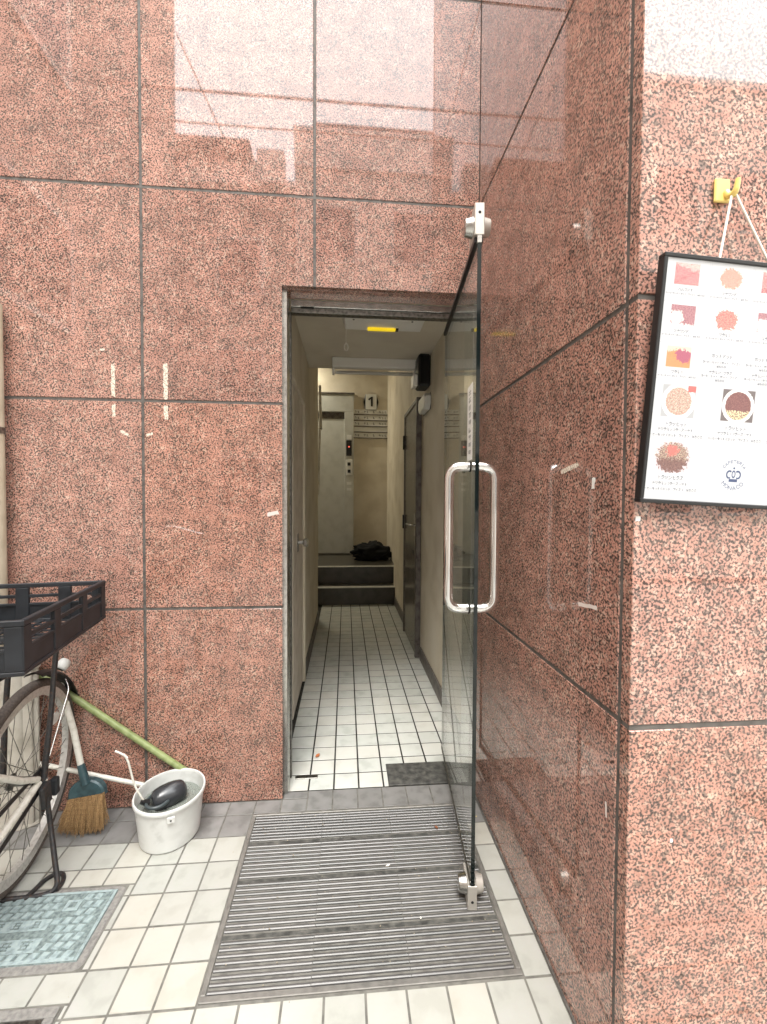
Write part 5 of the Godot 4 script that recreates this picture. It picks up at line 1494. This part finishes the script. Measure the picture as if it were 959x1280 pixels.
func street() -> void:
	var nb := thing("neighbour_building", "tall brown neighbouring building at the left, mirrored at the granite wall's left", "building", Vector3(-6.0, 0, 2.6))
	piece("wall", Vector3(-3.0, -0.1, -2.5), Vector3(3.0, 13.0, 3.75), mats["stucco_c"], nb)
	for r2 in 4:
		var wn := piece("window", Vector3(2.98, 3.0 + r2 * 2.6, -0.5), Vector3(3.05, 4.2 + r2 * 2.6, 0.7), mats["stucco_b"], nb)
		part("pane", box(Vector3(0.02, 1.05, 1.05)), mats["window_glass"], wn, Vector3(0.026, 0, 0))
	var lh := opposite("low_house", "low house with dark roof and white upper wall across the lane, between taller buildings", -7.0, -1.05, 7.02, 7.30, mats["stucco_c"], 3, 3)
	piece("upper_wall", Vector3(-2.9, 7.431, -0.02), Vector3(2.6, 7.78, 4.0), mats["stucco_b"], lh)
	piece("roof", Vector3(-2.95, 7.781, -0.25), Vector3(2.2, 8.0, 4.2), mats["asphalt"], lh)
	piece("dormer", Vector3(2.35, 7.2, -0.30), Vector3(2.85, 7.80, -0.021), mats["stucco_b"], lh)
	for k in 4: piece("window_mullion", Vector3(0.2 + k * 0.6, 7.45, -0.05), Vector3(0.26 + k * 0.6, 7.76, -0.0205), mats["cable_black"], lh)
	var c := opposite("roof_terrace_building", "grey building across the lane with a railing on its flat roof", -1.0, 2.1, 7.0, 8.35, mats["stucco_a"], 3, 2)
	piece("penthouse_wall", Vector3(-1.56, 7.70, -0.06), Vector3(1.56, 8.349, -0.001), mats["stucco_b"], c)
	for k in 9:
		part("railing_post", tube([Vector3(-1.2 + k * 0.3, 8.47, 0.2), Vector3(-1.2 + k * 0.3, 8.72, 0.2)], 0.026, 6), mats["cable_black"], c)
	part("railing_rail", tube([Vector3(-1.2, 8.72, 0.2), Vector3(1.2, 8.72, 0.2)], 0.032, 6), mats["cable_black"], c)
	opposite("wide_building", "wide plain building across the lane at the right, behind the viewer", 2.4, 7.5, 7.4, 8.3, mats["stucco_a"], 3, 4)
	opposite("far_right_building", "tall pale building across the lane at the far right, behind the viewer", 12.5, 24.0, 6.4, 15.5, mats["stucco_a"], 5, 5)
	solo("slanting_cable", tube([Vector3(-3.05, 9.6, 6.6), Vector3(-2.25, 7.9, 6.7)], 0.014, 6), mats["cable_black"], "short black cable slanting down to the low house's roof", "cable")
	for k in 3:
		var y: float = [6.36, 6.55, 6.05][k]
		var z: float = [4.0, 4.2, 4.1][k]
		solo("utility_cable", tube([Vector3(-9, y + 0.1, z), Vector3(-2, y + 0.0, z), Vector3(1.3, y + 0.0, z), Vector3(9, y + 0.15, z)], 0.011, 6), mats["cable_black"], ["lowest black cable strung along the lane above head height, of three", "highest black cable strung along the lane, of three", "middle black cable strung along the lane, of three"][[1, 2, 0][k] if false else [2, 1, 0][k]], "cable")

# ---------------------------------------------------------------- litter
func litter() -> void:
	var leaf := plain("dry_leaf", c8(176, 104, 60), 0.7)
	var brown := plain("brown_leaf", c8(120, 72, 44), 0.8)
	var pale := plain("pale_bit", c8(222, 218, 208), 0.7)
	solo("dry_leaf", leafy(0.030, 0.016, 3), leaf, "curled orange dry leaf on the corridor tiles near the doorway", "leaf", Vector3(-0.133, 0.006, -0.292), Vector3(0.1, 0.9, 0.1))
	solo("dry_leaf", leafy(0.018, 0.010, 5), brown, "small brown leaf on the mat below the glass door", "leaf", Vector3(0.345, 0.008, 0.215), Vector3(0, 2.2, 0.15))
	solo("paper_scrap", leafy(0.016, 0.008, 8), pale, "white petal of paper lying on the ribbed mat's middle", "scrap", Vector3(0.145, 0.007, 0.372), Vector3(0, 0.3, 0.1))
	solo("paper_scrap", leafy(0.007, 0.005, 9), pale, "pale fleck of paper on the mat left of the lock block", "scrap", Vector3(0.225, 0.007, 0.565), Vector3(0, 1.3, 0.1))
	solo("dry_leaf", leafy(0.007, 0.005, 10), plain("yellow_leaf", c8(206, 190, 130), 0.8), "tiny yellowish leaf on the grey tile beside the side wall", "leaf", Vector3(0.515, 0.004, 0.165), Vector3(0, 0.3, 0.1))
	var r := RandomNumberGenerator.new()
	r.seed = 77
	var st := sts()
	for k in 130:
		var p := Vector3(r.randf_range(-0.33, 0.44), 0.0045, r.randf_range(0.1, 0.71))
		if k > 105: p = Vector3(r.randf_range(-1.1, 0.5), 0.0012, r.randf_range(0.2, 0.9))
		var s := r.randf_range(0.0012, 0.0038)
		add_box(st, p, Vector3(s, s * 0.4, s * r.randf_range(0.5, 1.0)), Basis(Vector3.UP, r.randf() * PI))
	solo("crumbs", st.commit(), plain("crumb", c8(150, 140, 122), 0.9), "fine crumbs and grit scattered over the mat and tiles", "crumbs", Vector3.ZERO, Vector3.ZERO, "", "stuff")

func leafy(l: float, w: float, sd: int) -> ArrayMesh:
	var r := RandomNumberGenerator.new()
	r.seed = sd
	var st := sts()
	var n := 7
	var rows := []
	for i in n + 1:
		var t := float(i) / n
		var half := w * 0.5 * sin(PI * clampf(t * 0.94 + 0.03, 0, 1)) * r.randf_range(0.75, 1.15)
		var y := 0.25 * l * pow(t - 0.5, 2.0) * 2.0
		rows.append([Vector3((t - 0.5) * l, y + half * 0.5, -half), Vector3((t - 0.5) * l, y, 0), Vector3((t - 0.5) * l, y + half * 0.35, half)])
	for i in n:
		for k in 2:
			var a: Vector3 = rows[i][k]; var b: Vector3 = rows[i][k + 1]; var c: Vector3 = rows[i + 1][k + 1]; var d: Vector3 = rows[i + 1][k]
			quad(st, a, b, c, d, Vector3.UP)
			var o := Vector3(0, -0.0005, 0)
			quad(st, a + o, b + o, c + o, d + o, Vector3.DOWN)
	return st.commit()
